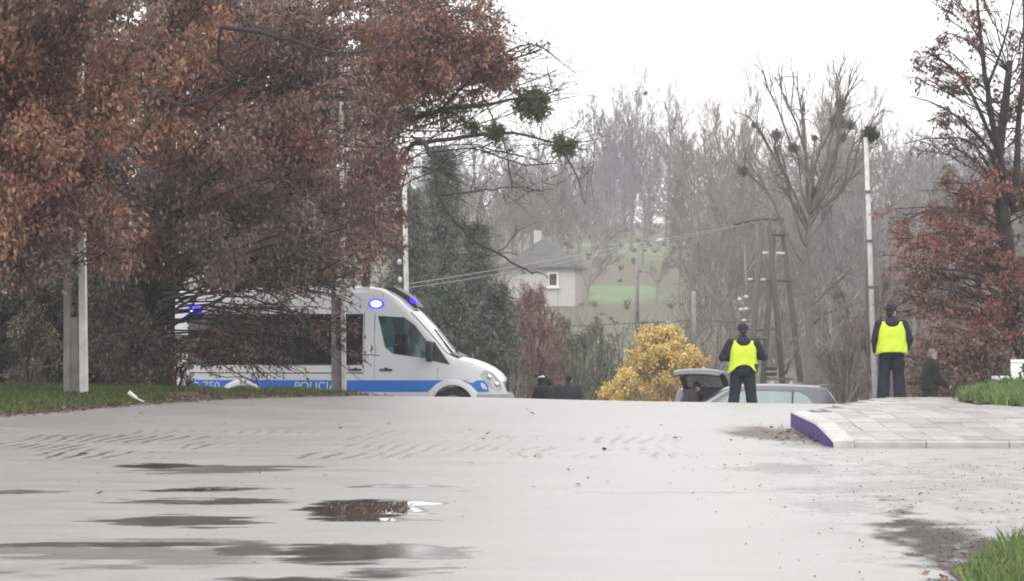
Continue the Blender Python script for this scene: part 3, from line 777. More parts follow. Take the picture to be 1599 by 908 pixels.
class Tree:
    def __init__(self, name, label, px, d, r, htop, lean=(0, 0), group=None, cat='tree', bark='bark'):
        x = fx(px, d); z = float(ground(x, d)); self.base = np.array([x, d, z]); self.d = d
        self.root = thing(name, label, cat, tuple(self.base), 0, group)
        self.trunk = MB(); self.br = MB(); self.lf = MB(); self.bark = bark
        self.tp = path((0, 0, -.2), (lean[0], lean[1], htop), 9, .02)
        self.r = r; self.trunk.tube(self.tp, r * np.linspace(1.15, .25, 9) ** .9, 12)
        self.h = htop
    def add(self, B, rad, n1, n2, nl, cols, rl=None, low=.55, **kw):
        B = np.asarray(B) - self.base
        hd = math.hypot(B[0], B[1])
        z = min(max(B[2] - low * hd, self.h * .12), self.h * .97)
        A = on(self.tp, (z + .2) / (self.h + .2))
        spray(self.br, self.lf, A, B, rl or min(max(.018 + .013 * hd, .02), self.r * .5), rad, n1, n2, nl, cols, **kw)
    def done(self, leafmat='leaf', leafname='foliage'):
        self.trunk.build('trunk', M[self.bark], self.root, True)
        if self.br.V: tag(self.br.build('branches', M[self.bark], self.root, True), kind='stuff')
        if self.lf.V: tag(self.lf.build(leafname, M[leafmat], self.root), kind='stuff')

TA = Tree('red_leaf_tree', 'large tree with dull red brown leaves whose branches hang over the police van', 238, 52.5, .12, 8.5, bark='bark_dark')
TB = Tree('red_leaf_tree', 'tree with bright rusty orange leaves filling the upper left corner', -70, 47, .2, 9, bark='bark_dark')
TC = Tree('red_leaf_tree', 'red leaved tree rising behind the police van and reaching out over its cab', 470, 65, .2, 10, bark='bark_dark')
pts = []
for _ in range(9000):
    px, py = rng.uniform(-170, 830), rng.uniform(-160, 450)
    if px > xr(py) - 12 or py > yb(px) - 12: continue
    if all((px - a) ** 2 + (py - b) ** 2 > 36 ** 2 for a, b in pts): pts.append((px, py))
for px, py in pts:
    if px < 215 and rng.random() < .8: T, d = TB, rng.uniform(41.2, 44.4)
    elif 480 < px < 590: T, d = TA, rng.uniform(49, 53.3)
    elif px > 520 or (px > 380 and rng.random() < .5): T, d = TC, rng.uniform(58, 66)
    else: T, d = TA, rng.uniform(48.5, 55)
    if abs(px - 127) < 30 and T is TB and rng.random() < .8: T, d = TA, rng.uniform(48.5, 52)
    edge = min(xr(py) - px, 300) / 300
    gap = 1.0 if px < 500 else .62
    rad = rng.uniform(.5, .8) * (.75 + .25 * min(edge * 6, 1))
    T.add(at(px, py, d), (rad, rad, rad * .7), 7, 9, int(round(14 * gap)), zone_cols(px, py), rl=rng.uniform(.018, .04), low=.35 if px < 560 else .1, size=(.065, .135), droop=.8, jit=.09)
# fuller red leaves at the right hand side of the crown
for _ in range(60):
    px, py = rng.uniform(585, 822), rng.uniform(5, 215)
    if px > xr(py) - 18: continue
    TC.add(at(px, py, rng.uniform(57, 60)), (.55, .55, .4), 6, 7, 8, zone_cols(px, py), rl=.02, low=.1, size=(.07, .13), droop=.8, jit=.08)
for _ in range(34):
    px, py = rng.uniform(555, 655), rng.uniform(235, 425)
    if px > xr(py) - 22: continue
    TC.add(at(px, py, rng.uniform(55, 57.5)), (.5, .5, .4), 6, 7, 8, [(.24, .12, .115), (.19, .11, .11), (.28, .13, .12)], rl=.02, low=.1, size=(.07, .13), droop=.8, jit=.08)
# sparse fringe that hangs in front of the van
for _ in range(58):
    px, py = rng.uniform(290, 575), rng.uniform(445, 600)
    f = 1 - (py - 445) / 200
    if 455 < py < 488 and rng.random() < .7 or math.hypot(px - 312, py - 485) < 42 or math.hypot(px - 597, py - 473) < 45: continue
    if py > 565 and rng.random() < .45: continue
    d = rng.uniform(49.5, 54)
    if 488 < py < 565: nl, n2 = 4, 6
    else: nl, n2 = 2, 4
    T = TA
    T.add(at(px, py, d), (.42, .42, .34), 4, n2, nl, [(.16, .115, .11), (.22, .145, .135), (.25, .115, .11), (.11, .09, .09)], rl=.02, low=-.02, size=(.07, .12), droop=.8)
# thicket side of the tree, left of the van
for _ in range(46):
    px, py = rng.uniform(130, 246), rng.uniform(430, 600)
    if py < 520 and px > 225: continue
    TA.add(at(px, py, rng.uniform(50, 56)), (.5, .5, .5), 6, 6, 4, [(.12, .10, .097), (.16, .13, .12), (.21, .165, .145), (.08, .072, .072)], rl=.02, low=-.1, size=(.07, .12), droop=.8)
# explicit dark limbs that show between the leaves
def limb_px(T, pl, r0, r1, nt=10, tl=.5, twr=.005):
    p = np.array([at(*q) for q in pl]) - T.base
    k = np.linspace(0, len(p) - 1, (len(p) - 1) * 4 + 1); i = np.minimum(k.astype(int), len(p) - 2); f = (k - i)[:, None]
    Q = p[i] * (1 - f) + p[i + 1] * f
    for _ in range(2): Q[1:-1] = (Q[:-2] + Q[1:-1] * 2 + Q[2:]) / 4
    Q[1:-1] += rng.normal(0, .012, (len(Q) - 2, 3))
    T.br.tube(Q, np.linspace(r0, r1, len(Q)), 7)
    for _ in range(nt):
        s = on(Q, rng.random()); v = rng.normal(0, 1, 3); v[2] += .2; v /= np.linalg.norm(v); L = tl * rng.uniform(.4, 1.2)
        bp = path(s, s + v * L, 5, .08); T.br.tube(bp, np.linspace(max(r1 * .8, twr), twr * .8, 5), 4, cap=False)
        for _ in range(5):
            q = on(bp, rng.uniform(.2, 1)); v2 = v * .6 + rng.normal(0, .6, 3); T.br.tube(path(q, q + v2 * L * .35, 3, .06), [twr, twr * .8, twr * .6], 3, cap=False)
limb_px(TA, [(345, 42, 47), (420, 52, 47.5), (480, 72, 48), (540, 86, 48.5), (610, 72, 49)], .045, .015)
limb_px(TA, [(345, 42, 47), (338, 90, 47.5), (375, 128, 48), (300, 165, 48.5), (250, 160, 49), (235, 105, 49.5)], .03, .018)
limb_px(TA, [(235, 105, 49), (225, 75, 48.8), (170, 68, 48.6)], .03, .012)
limb_px(TB, [(-40, 245, 43), (40, 200, 43.2), (85, 180, 43.4), (120, 150, 43.6), (150, 138, 43.8)], .04, .014)
limb_px(TA, [(255, 470, 50), (340, 440, 49.6), (420, 455, 49.5), (470, 500, 49.4), (500, 540, 49.4)], .03, .012)
limb_px(TA, [(150, 330, 48), (210, 322, 47.7), (250, 312, 47.4)], .025, .01)
limb_px(TC, [(540, 300, 56), (590, 250, 55.5), (625, 205, 55)], .03, .012)
# young upright stems beside the trunk
for px, d in ((195, 54), (222, 56)):
    x = fx(px, d); b0 = np.array([x, d, float(ground(x, d))]) - TA.base
    TA.br.tube(path(b0, b0 + np.array([rng.normal(0, .3), 0, 4.5]), 8, .02), np.linspace(.05, .02, 8), 7, cap=False)
TA.done(); TB.done(); TC.done()

# bare drooping tree that carries mistletoe
TD = Tree('bare_tree', 'bare drooping tree with mistletoe to the right of the red leaves', 560, 66, .13, 6.6, (.35, -.6), bark='bark_dark')
limb_px(TD, [(600, 300, 61), (640, 225, 58), (662, 218, 57), (676, 250, 56.5), (685, 305, 56), (710, 345, 55.5), (735, 372, 55), (790, 405, 54.5), (832, 428, 54)], .055, .016, 26, .7)
limb_px(TD, [(610, 200, 60), (690, 170, 59), (760, 165, 58), (832, 150, 58), (880, 140, 58)], .06, .01, 30, .8)
limb_px(TD, [(640, 225, 58), (720, 215, 58), (800, 205, 57.5), (870, 225, 57.5), (935, 218, 57.5)], .05, .008, 34, .8)
limb_px(TD, [(690, 170, 59), (760, 100, 59), (830, 60, 59), (900, 115, 59)], .035, .008, 26, .8)
limb_px(TD, [(870, 225, 57.5), (900, 270, 57), (915, 320, 57)], .02, .006, 14, .6)
limb_px(TD, [(685, 305, 56), (740, 300, 56), (800, 290, 56), (850, 300, 56)], .02, .006, 22, .7)
limb_px(TD, [(760, 165, 58), (790, 230, 57), (800, 300, 57)], .02, .006, 16, .6)
for px, py in ((820, 150), (860, 175), (900, 150), (780, 240), (840, 250), (720, 280), (700, 240), (870, 110), (740, 200), (905, 205)):
    TD.add(at(px, py, rng.uniform(56, 60)), (.7, .7, .6), 7, 8, 0, [], rl=.02, low=.1, twr=.0045)
TD.add(at(800, 90, 58), (.6, .6, .5), 6, 6, 2, [(.09, .06, .06), (.12, .07, .07)], low=.1, size=(.08, .14))
TD.add(at(840, 80, 58), (.4, .4, .4), 5, 5, 1, [(.09, .06, .06), (.12, .07, .07)], low=.1, size=(.08, .14))
TD.done()

# dark clumps behind, left: evergreen bushes and a brown wood edge
def bush(name, label, px, d, top, half, cols, n=60, n2=7, nl=7, size=(.08, .14), cat='bush', group=None, bark='bark', leafmat='leaf', twr=.006, droop=.3, depth=None, base=None, shape=1.0, hang=0.):
    x = fx(px, d); z = float(ground(x, d)) if base is None else base
    zt = 1.6 + (HY - top) / FPX * d; H = zt - z; hw = half / FPX * d; dp = depth or hw
    root = thing(name, label, cat, (x, d, z), 0, group)
    wood, lf = MB(), MB()
    for i in range(n):
        a = rng.uniform(0, 6.28); u = rng.random() ** .5; zz = rng.random() ** .85
        prof = math.sqrt(max(0, 1 - max(0, (zz - .45) / .55) ** 2)) * (shape + (1 - shape) * (1 - zz)) * (.75 + .25 * min(zz * 4, 1))
        B = np.array([math.cos(a) * u * hw * prof, math.sin(a) * u * dp * prof, H * (.06 + .86 * zz)])
        A = np.array([B[0] * .12, B[1] * .12, 0.]) if B[2] < .6 * H else np.array([B[0] * .3, B[1] * .3, H * .25])
        rr = max(hw, .6) * .26
        spray(wood, lf, A, B, .02 + .006 * H, (rr, rr, rr * .9), 5, n2, nl, cols, size, twr, droop, .45, hang=hang)
    s = MB(); s.tube(path((0, 0, -.2), (0, 0, H * .55), 6, .03), np.linspace(.05 + .01 * H, .02, 6), 8); s.build('stem', M[bark], root, True)
    tag(wood.build('branches', M[bark], root, True), kind='stuff')
    if nl: tag(lf.build('foliage', M[leafmat], root), kind='stuff')
    return root
EV = [(0.041, 0.045, 0.038), (0.054, 0.057, 0.049), (0.030, 0.034, 0.034), (0.074, 0.068, 0.057)]
for k, (px, d, top, half, lab) in enumerate(((-40, 62, 400, 95, 'dark evergreen bush at the left edge of the picture'), (70, 64, 380, 90, 'dark evergreen bush behind the broad concrete pole'),
                                             (165, 65, 390, 85, 'dark evergreen bush between the broad pole and the thicket'), (250, 67, 400, 75, 'dark evergreen bush just behind the rear of the police van'))):
    bush('evergreen_bush', lab, px, d, top, half, EV, 60, 7, 9, (.09, .16), group='dark bushes behind the verge', bark='bark_dark', leafmat='needle')
bush('dry_bush', 'straw coloured dry bush left of the broad concrete pole', 50, 57, 462, 50, [(.20, .17, .12), (.15, .13, .10), (.09, .085, .07), (.26, .21, .15)], 24, 5, 5, (.06, .12), droop=.8)
bush('dry_bush', 'low brown twiggy bush at the foot of the police van rear', 270, 55, 545, 35, [(.12, .09, .08), (.16, .12, .1)], 14, 5, 2, (.05, .09))
WB = [(0.150, 0.108, 0.105), (0.195, 0.135, 0.128), (0.128, 0.099, 0.102), (0.240, 0.158, 0.143)]
for k, (px, d, lab) in enumerate(((30, 84, 'dense brown leaved tree far behind the broad pole'), (200, 88, 'dense brown leaved tree behind the gap between both concrete poles'), (370, 86, 'dense brown leaved tree behind the rear half of the police van'), (-130, 82, 'dense brown leaved tree beyond the left edge'), (500, 92, 'brown leaved tree behind the police van cab'))):
    T = Tree('brown_leaf_tree', lab, px, d, .22, 11.5, group='brown leaved trees behind the van', bark='bark_dark')
    n = 0
    while n < (46 if px < 480 else 26):
        qx, qy = px + rng.normal(0, 80), rng.uniform(-150, 520)
        if qx > 540 - max(0, 250 - qy) * .2: continue
        n += 1
        T.add(at(qx, qy, d + rng.normal(0, 2)), (1.3, 1.3, 1.0), 7, 7, 8, WB, low=.4, size=(.15, .26), droop=.7)
    T.done()

# conifers and dark growth right of the van
def conifer(label, px, d, top, half, cols, name='spruce_tree', base=None, lvl=26):
    x = fx(px, d); z = float(ground(x, d)); H = 1.6 + (HY - top) / FPX * d - z; hw = half / FPX * d
    root = thing(name, label, 'conifer', (x, d, z)); wood, lf, tr = MB(), MB(), MB()
    tr.tube(path((0, 0, -.2), (0, 0, H), 8, .006), np.linspace(.05 + .02 * H, .02, 8), 9); tr.build('trunk', M['bark_dark'], root, True)
    P = []
    for i in range(lvl):
        f = i / lvl; zz = H * (.08 + .9 * f)
        for j in range(9):
            a = rng.uniform(0, 6.28); L = hw * (1 - f) ** .8 * rng.uniform(.55, 1.15) + .15
            e = np.array([math.cos(a) * L, math.sin(a) * L, zz - L * rng.uniform(.05, .4)])
            bp = path((0, 0, zz), e, 5, .04, .08); wood.tube(bp, np.linspace(.03, .008, 5), 4, cap=False)
            for k in range(10):
                q = on(bp, rng.uniform(.2, 1)); n = 11
                P.append(q + rng.normal(0, .10 * (1 + hw * .25), (n, 3)) * [1, 1, .7] - [0, 0, .08])
    P = np.vstack(P); leafs(lf, P, .11, .22, pick(cols, len(P)), .7, .35)
    tag(wood.build('branches', M['bark_dark'], root, True), kind='stuff'); tag(lf.build('needles', M['needle'], root), kind='stuff')
SP = [(.13, .155, .138), (.155, .175, .15), (.105, .13, .12), (.19, .19, .165)]  # lightened greens, some of the haze is put into the needle colour
conifer('tall grey green spruce rising right of the red leaves', 690, 120, 210, 84, SP)
conifer('lower spruce left of the tall grey green one', 640, 112, 280, 80, SP)
conifer('dark spruce just right of the slim white pole', 745, 115, 335, 62, SP)
conifer('low dense green conifer behind the police van windscreen', 700, 92, 425, 75, SP, lvl=20)
conifer('low dense green conifer left of the red bush', 775, 96, 432, 60, SP, lvl=20)
bush('green_bush', 'dull green bush over the police van bonnet', 735, 88, 505, 55, [(.055, .065, .05), (.075, .08, .06), (.09, .08, .07)], 34, 6, 5, (.08, .14))
bush('brown_bush', 'grey brown twiggy bush just in front of the police van nose', 812, 84, 545, 42, [(.12, .10, .095), (.15, .12, .115)], 30, 8, 2, (.05, .09), bark='twig_brown')
bush('red_bush', 'dull red twiggy bush in front of the pale house', 833, 100, 432, 66, [(.35, .21, .19), (.29, .18, .165), (.40, .25, .22)], 80, 9, 5, (.06, .11), bark='twig_red')
GB = [(.13, .15, .09), (.10, .13, .08), (.18, .18, .11)]
for px, d, top, half, lab in ((905, 98, 500, 42, 'thin grey green bush between the red bush and the yellow bush'), (880, 112, 478, 34, 'taller thin bush behind the right side of the red bush'), (935, 108, 492, 36, 'thin grey green bush touching the left of the yellow bush')):
    bush('thin_bush', lab, px, d, top, half, GB, 26, 6, 2, (.05, .09), bark='twig_green', group='thin bushes before the field')
YL = [(.88, .66, .16), (.92, .72, .24), (.80, .56, .12), (.94, .80, .40), (.68, .48, .16)]
yb_ = bush('yellow_bush', 'bright golden yellow bush behind the parked cars', 1028, 92, 500, 76, YL, 140, 8, 8, (.07, .12), bark='twig_brown', shape=.85)
bush('yellow_bush', 'low golden side clump left of the bright yellow bush', 975, 89, 572, 34, YL, 26, 7, 7, (.07, .12), bark='twig_brown')
bush('yellow_bush', 'low right shoulder of golden growth beside the left officer', 1085, 93, 536, 40, YL, 34, 8, 7, (.07, .12), bark='twig_brown')
bush('ochre_bush', 'brownish ochre undergrowth under the bright yellow bush', 1030, 87, 585, 60, [(.48, .30, .11), (.36, .22, .10), (.60, .42, .14)], 34, 7, 4, (.06, .1), bark='twig_brown')

# right hand tree with red leaves low and a dark open crown
TR = Tree('red_leaf_tree', 'dark trunked tree at the right edge with dull red lower leaves and sparse top', 1588, 63, .24, 8.2, (-.15, 0), bark='bark_dark')
limb_px(TR, [(1585, 330, 63), (1560, 240, 62.5), (1540, 140, 62), (1530, 40, 62), (1520, -40, 62)], .10, .02, 26, .7)
limb_px(TR, [(1565, 270, 62.5), (1530, 210, 62), (1480, 170, 61.5), (1420, 150, 61)], .05, .01, 26, .6)
limb_px(TR, [(1560, 240, 62.5), (1510, 130, 62), (1470, 90, 61.6), (1440, 80, 61.4)], .05, .01, 26, .6)
limb_px(TR, [(1585, 330, 63), (1590, 200, 63.2), (1600, 80, 63.4), (1596, -60, 63.5)], .09, .02, 24, .7)
limb_px(TR, [(1540, 140, 62), (1570, 60, 62), (1590, -30, 62)], .04, .01, 18, .6)
limb_px(TR, [(1575, 320, 62.6), (1520, 215, 62), (1460, 215, 61), (1410, 225, 61)], .03, .008, 16, .5)
limb_px(TR, [(1580, 420, 62.6), (1540, 330, 62), (1480, 330, 61), (1410, 335, 61)], .03, .008, 16, .5)
DKL = [(0.112, 0.087, 0.087), (0.150, 0.102, 0.099), (0.090, 0.075, 0.078), (0.240, 0.105, 0.105)]
for _ in range(50):
    px, py = rng.uniform(1410, 1640), rng.uniform(-60, 250)
    if px < 1430 + abs(py - 150) * .35 - 20: continue
    TR.add(at(px, py, rng.uniform(61, 65)), (.42, .42, .36), 5, 6, 2, DKL if rng.random() < .85 else [(.25, .09, .085)], low=.5, size=(.08, .14), rl=.018)
RR = [(0.351, 0.130, 0.104), (0.286, 0.124, 0.104), (0.429, 0.182, 0.130), (0.221, 0.143, 0.111)]
BRN2 = [(0.238, 0.168, 0.126), (0.196, 0.147, 0.119), (0.280, 0.210, 0.140), (0.266, 0.140, 0.119)]
for _ in range(120):
    px, py = rng.uniform(1375, 1650), rng.uniform(260, 600)
    if px < 1385 + max(0, 330 - py) * 1.2: continue
    if py > 500 and px < 1410: continue
    redz = any(math.hypot(px - a, py - b) < r for a, b, r in ((1430, 360, 55), (1500, 335, 60), (1540, 290, 45), (1530, 470, 60), (1460, 520, 40), (1580, 440, 45), (1395, 385, 40)))
    TR.add(at(px, py, rng.uniform(61, 66)), (.55, .55, .45), 6, 6, 5, RR if redz else BRN2, low=.2, size=(.08, .14), rl=.022, droop=.8)
TR.done()
bush('brown_hedge', 'brown twiggy hedge behind the man in the black coat', 1470, 72, 520, 75, [(.25, .19, .175), (.30, .22, .19), (.20, .165, .155)], 60, 7, 5, (.07, .12), bark='twig_brown')
bush('brown_hedge', 'brown twiggy hedge at the right edge beneath the red leaves', 1590, 70, 500, 75, [(.19, .165, .15), (.23, .19, .17), (.15, .14, .125)], 60, 7, 5, (.07, .12), bark='twig_brown')
BT = [(.17, .12, .11), (.20, .14, .125)]
bush('brown_bush', 'tall mauve brown twig bush left of the right hand officer', 1315, 105, 430, 60, BT, 60, 10, 2, (.06, .1), bark='twig_brown')
bush('brown_bush', 'mauve brown twig bush behind the slim white leaning pole', 1385, 100, 400, 55, BT, 60, 10, 2, (.06, .1), bark='twig_brown')
bush('brown_bush', 'grey twig bush beneath the wooden pylon', 1215, 160, 500, 60, [(.2, .18, .17)], 40, 8, 1, (.06, .1), bark='bark_pale')

# bare trees on the slope: three kinds, copied one by one
def grow(tr, br, p, d, L, r, k, cfg):
    n = 6 if k < 2 else 4
    q = [np.array(p)]; v = np.array(d)
    for i in range(n - 1):
        v = v + rng.normal(0, cfg['wob'], 3); v[2] += cfg['up'] * (1 if k else .3); v /= np.linalg.norm(v); q.append(q[-1] + v * L / (n - 1))
    q = np.array(q); last = k >= cfg['depth']
    (tr if k == 0 else br).tube(q, np.linspace(r, max(r * (.35 if k == 0 else .45), cfg['tw']), n), (9, 6, 4, 3, 3)[min(k, 4)], cap=False)
    if last: return
    for j in range(cfg['kids'][k]):
        t = cfg['t0'][k] + (1 - cfg['t0'][k]) * (j + rng.random()) / cfg['kids'][k]
        s = on(q, min(t, .999)); ax = rng.normal(0, 1, 3); ax -= v * ax.dot(v); ax /= np.linalg.norm(ax)
        a = cfg['ang'][k] * rng.uniform(.7, 1.3); dd = v * math.cos(a) + ax * math.sin(a)
        grow(tr, br, s, dd, L * cfg['len'][k] * rng.uniform(.7, 1.2) * (1.1 - .4 * t), max(r * .42 * (1.15 - .5 * t), cfg['tw']), k + 1, cfg)
CF = [dict(depth=4, kids=(11, 6, 5, 4), t0=(.25, .2, .2, .2), ang=(.55, .5, .55, .6), len=(.52, .5, .5, .55), wob=.05, up=.05, tw=.017),
      dict(depth=4, kids=(9, 7, 5, 4), t0=(.18, .15, .2, .2), ang=(.4, .4, .45, .5), len=(.72, .5, .5, .55), wob=.05, up=.09, tw=.017),
      dict(depth=4, kids=(13, 6, 5, 3), t0=(.3, .25, .2, .2), ang=(.8, .6, .6, .6), len=(.42, .52, .5, .6), wob=.07, up=.02, tw=.017)]
protos = []
for i, cfg in enumerate(CF):
    tr, br = MB(), MB(); grow(tr, br, (0, 0, -.3), (0, 0, 1), 12, .17, 0, cfg)
    protos.append((tr.mesh('trunk', M['bark_pale'], True), br.mesh('crown', M['twig_mauve'], True), 15.0))
variants = {}
def variant(i, mt):
    if (i, mt) not in variants:
        me = protos[i][1].copy(); me.materials.clear(); me.materials.append(M[mt]); variants[(i, mt)] = me
    return variants[(i, mt)]
zmax = [max(v.co.z for v in p[1].vertices) for p in protos]
ORD = 'leftmost second third fourth fifth sixth seventh eighth ninth tenth eleventh twelfth thirteenth fourteenth fifteenth rightmost'.split()
def bares(rows, mts, what, group):
    for k, (px, top, d, i) in enumerate(sorted(rows)):
        o = ORD[k] if k < len(rows) - 1 else 'rightmost'
        bare(px, top, d, i, mts[min(i, 1)], (o if o in ('leftmost', 'rightmost') else o + ' from left') + ' of the ' + what, 1.0, group)
def bare(px, top, d, i, mt, label, wide=1.0, group='bare trees on the far slope'):
    x = fx(px, d); z = float(earth_z(np.array([x]), np.array([d]))[0]); H = 1.6 + (HY - top) / FPX * d - z; s = H * 1.08 / zmax[i]
    t = thing('bare_tree', label, 'tree', (x, d, z), rng.uniform(0, 6.28), group); t.scale = (s * wide, s * wide, s)
    link('trunk', protos[i][0], t); c = link('crown', variant(i, mt), t); c['kind'] = 'stuff'
bares(((985, 112, 290, 1), (1012, 150, 300, 1), (948, 165, 285, 0), (1038, 128, 310, 1), (925, 235, 280, 0), (965, 215, 270, 1), (1003, 240, 265, 0), (985, 190, 300, 0), (960, 140, 320, 1), (1050, 190, 330, 0)), ('twig_mauve', 'twig_mauve'), 'tall mauve trees on the far hill', 'mauve bare trees on the far hill')
bares(((800, 225, 216, 1), (835, 260, 222, 1), (770, 240, 205, 0), (745, 290, 160, 2), (880, 270, 215, 0), (905, 240, 240, 1), (860, 230, 260, 0), (815, 250, 240, 1), (725, 260, 200, 0), (915, 330, 190, 2), (670, 260, 190, 0), (620, 270, 200, 1)), ('bark_pale', 'bark_pale'), 'grey bare trees behind the pale house', 'grey bare trees behind the house')
bares(((1090, 195, 250, 0), (1120, 170, 262, 1), (1152, 125, 240, 1), (1190, 150, 222, 1), (1062, 215, 275, 0), (1100, 310, 190, 2), (1060, 330, 200, 0), (1135, 300, 180, 0), (1025, 370, 200, 2), (1080, 250, 230, 2), (1165, 260, 200, 0), (1215, 240, 200, 2), (1120, 240, 215, 0)), ('twig_brown', 'twig_brown'), 'brownish trees behind the wooden pylon', 'brown bare trees behind the pylon')
bares(((1320, 110, 225, 1), (1350, 150, 235, 1), (1392, 205, 205, 0), (1425, 230, 190, 2), (1455, 215, 220, 0), (1300, 175, 250, 1), (1275, 130, 240, 1), (1485, 240, 200, 0), (1335, 235, 160, 2), (1390, 255, 150, 2), (1300, 290, 150, 0), (1430, 270, 140, 2), (1520, 230, 190, 0), (1560, 200, 210, 1), (1600, 220, 200, 0), (1360, 300, 135, 0)), ('twig_mauve', 'twig_brown'), 'hazy trees behind the right officer', 'hazy bare trees behind the right officer')
# big poplar with mistletoe
TM = Tree('bare_tree', 'large bare tree with a thick grey trunk and mistletoe right of the wooden pylon', 1265, 130, .27, 8.5, bark='bark_mid')
for px, py in ((1312, 150), (1328, 190), (1360, 205), (1212, 200), (1240, 225), (1253, 170), (1272, 210), (1190, 110), (1215, 105), (1245, 110), (1330, 110), (1350, 120), (1175, 190), (1200, 250), (1290, 250), (1320, 270), (1300, 320), (1225, 300), (1160, 260), (1380, 170)):
    TM.add(at(px, py, 130 + rng.normal(0, 1.5)), (1.0, 1.0, 1.5), 7, 8, 0, [], rl=.085, low=1.5, twr=.009, sag=.03)
TM.add(at(1310, 480, 129), (.8, .8, .8), 6, 6, 0, [], rl=.09, low=.6, twr=.009)
TM.add(at(1330, 420, 129), (.8, .8, .8), 6, 6, 0, [], rl=.09, low=.8, twr=.009)
TM.done()
# the wood behind, one hazy mass
wood = MB()
for _ in range(150):
    d = rng.uniform(325, 470); px = rng.uniform(300, 1750); x = fx(px, d); z = float(ground(x, d)); H = rng.uniform(7, 15)
    b0 = np.array([x, d, z - .5]); wood.tube(path(b0, b0 + (0, 0, H * .8), 4, .02), np.linspace(.25, .08, 4), 4, cap=False)
    for _ in range(42):
        f = rng.uniform(.04, .8); e = b0 + np.array([rng.normal(0, 2.0), rng.normal(0, 2.0), H * (f + rng.uniform(.1, .32))])
        bp = path(b0 + np.array([0, 0, H * f]), e, 3, .05); wood.tube(bp, [.07, .05, .03], 3, cap=False)
        for _ in range(4):
            q = on(bp, rng.random()); wood.tube(path(q, q + rng.normal(0, .9, 3) + [0, 0, .8], 3, .05), [.035, .03, .025], 3, cap=False)
tag(wood.build('far_wood', M['twig_mauve']), 'hazy mass of bare trees along the top of the far hill', 'wood', kind='stuff')

# scrub that covers the slope
scrub = MB()
SC = [(.17, .145, .125), (.20, .165, .145), (.15, .155, .115), (.19, .17, .18), (.22, .17, .15)]
for _ in range(1150):
    d = rng.uniform(104, 300) if rng.random() < .75 else rng.uniform(300, 440); px = rng.uniform(600, 1640); x = fx(px, d)
    low = (740 < px < 1075 and 150 < d < 330) or (905 < px < 1060 and d > 135)
    if low and 200 < d < 230 or (740 < px < 915 and 190 < d < 212): continue
    if 1135 < px < 1275 and d < 152 or (895 < px < 1075 and 226 < d < 335 and rng.random() < .7): continue
    z = float(earth_z(np.array([x]), np.array([d]))[0]); h = rng.uniform(.25, .8) if low else rng.uniform(1.4, 4.2) * (.7 + .3 * (d / 200)) * (1.25 if d > 300 else 1)
    c = np.array(SC[rng.integers(0, 5)]) * rng.uniform(.8, 1.15); b0 = np.array([x, d, z - .1])
    for k in range(9):
        e = b0 + np.array([rng.normal(0, .34 * h), rng.normal(0, .34 * h), h * rng.uniform(.6, 1.05)])
        bp = path(b0 + rng.normal(0, .12 * h, 3) * (1, 1, 0), e, 4, .06); scrub.tube(bp, np.linspace(.022, .012, 4) * (.6 + d / 250), 3, False, 0, c)
        for _ in range(5):
            q = on(bp, rng.uniform(.3, 1)); scrub.tube(path(q, q + rng.normal(0, .16 * h, 3) + [0, 0, .14 * h], 3, .05), np.array([.011, .010, .008]) * (.6 + d / 250), 3, False, 0, c)
tag(scrub.build('scrub', M['needle']), 'grey brown leafless scrub growing all over the slope', 'scrub', kind='stuff')

# mistletoe balls
def mistletoe(px, py, d, rpx, label, cols, n=900, grp='mistletoe balls on the bare trees'):
    r = rpx / FPX * d; c = at(px, py, d)
    root = thing('mistletoe', label, 'mistletoe', tuple(c), 0, grp)
    st, lf = MB(), MB(); P = []
    for i in range(110):
        v = rng.normal(0, 1, 3); v /= np.linalg.norm(v); L = r * rng.uniform(.6, 1.05)
        p = path((0, 0, 0), v * L * (1, 1, .9), 4, .07); st.tube(p, np.linspace(.010, .005, 4) * (1 + r), 3, cap=False)
        u = rng.random((max(4, n // 70), 1)) ** .6 * 2.99; ii = u.astype(int)[:, 0]; f = u - ii[:, None]
        P.append(p[ii] * (1 - f) + p[ii + 1] * f + rng.normal(0, .05 * r, (len(u), 3)))
    P = np.vstack(P); leafs(lf, P, .09 * r + .02, .18 * r + .03, pick(cols, len(P)), 0, .4)
    tag(st.build('stems', M['twig_green'], root), kind='stuff'); tag(lf.build('foliage', M['leaf'], root), kind='stuff')
MG = [(.14, .155, .085), (.17, .185, .10), (.115, .125, .08)]; MD = [(.12, .12, .11), (.14, .14, .125), (.10, .10, .095)]
mistletoe(832, 165, 57.8, 34, 'largest green mistletoe ball right of the red leaves', MG, 2200)
mistletoe(772, 208, 57.6, 24, 'loose green mistletoe clump left of the largest ball', MG, 800)
mistletoe(738, 200, 57.8, 15, 'small loose mistletoe clump at the edge of the red leaves', MG, 500)
mistletoe(880, 229, 57.4, 26, 'green mistletoe clump below and right of the largest ball', MG, 900)
mistletoe(1360, 210, 66.05, 17, 'round dark mistletoe ball above the slim leaning pole', MD, 900)
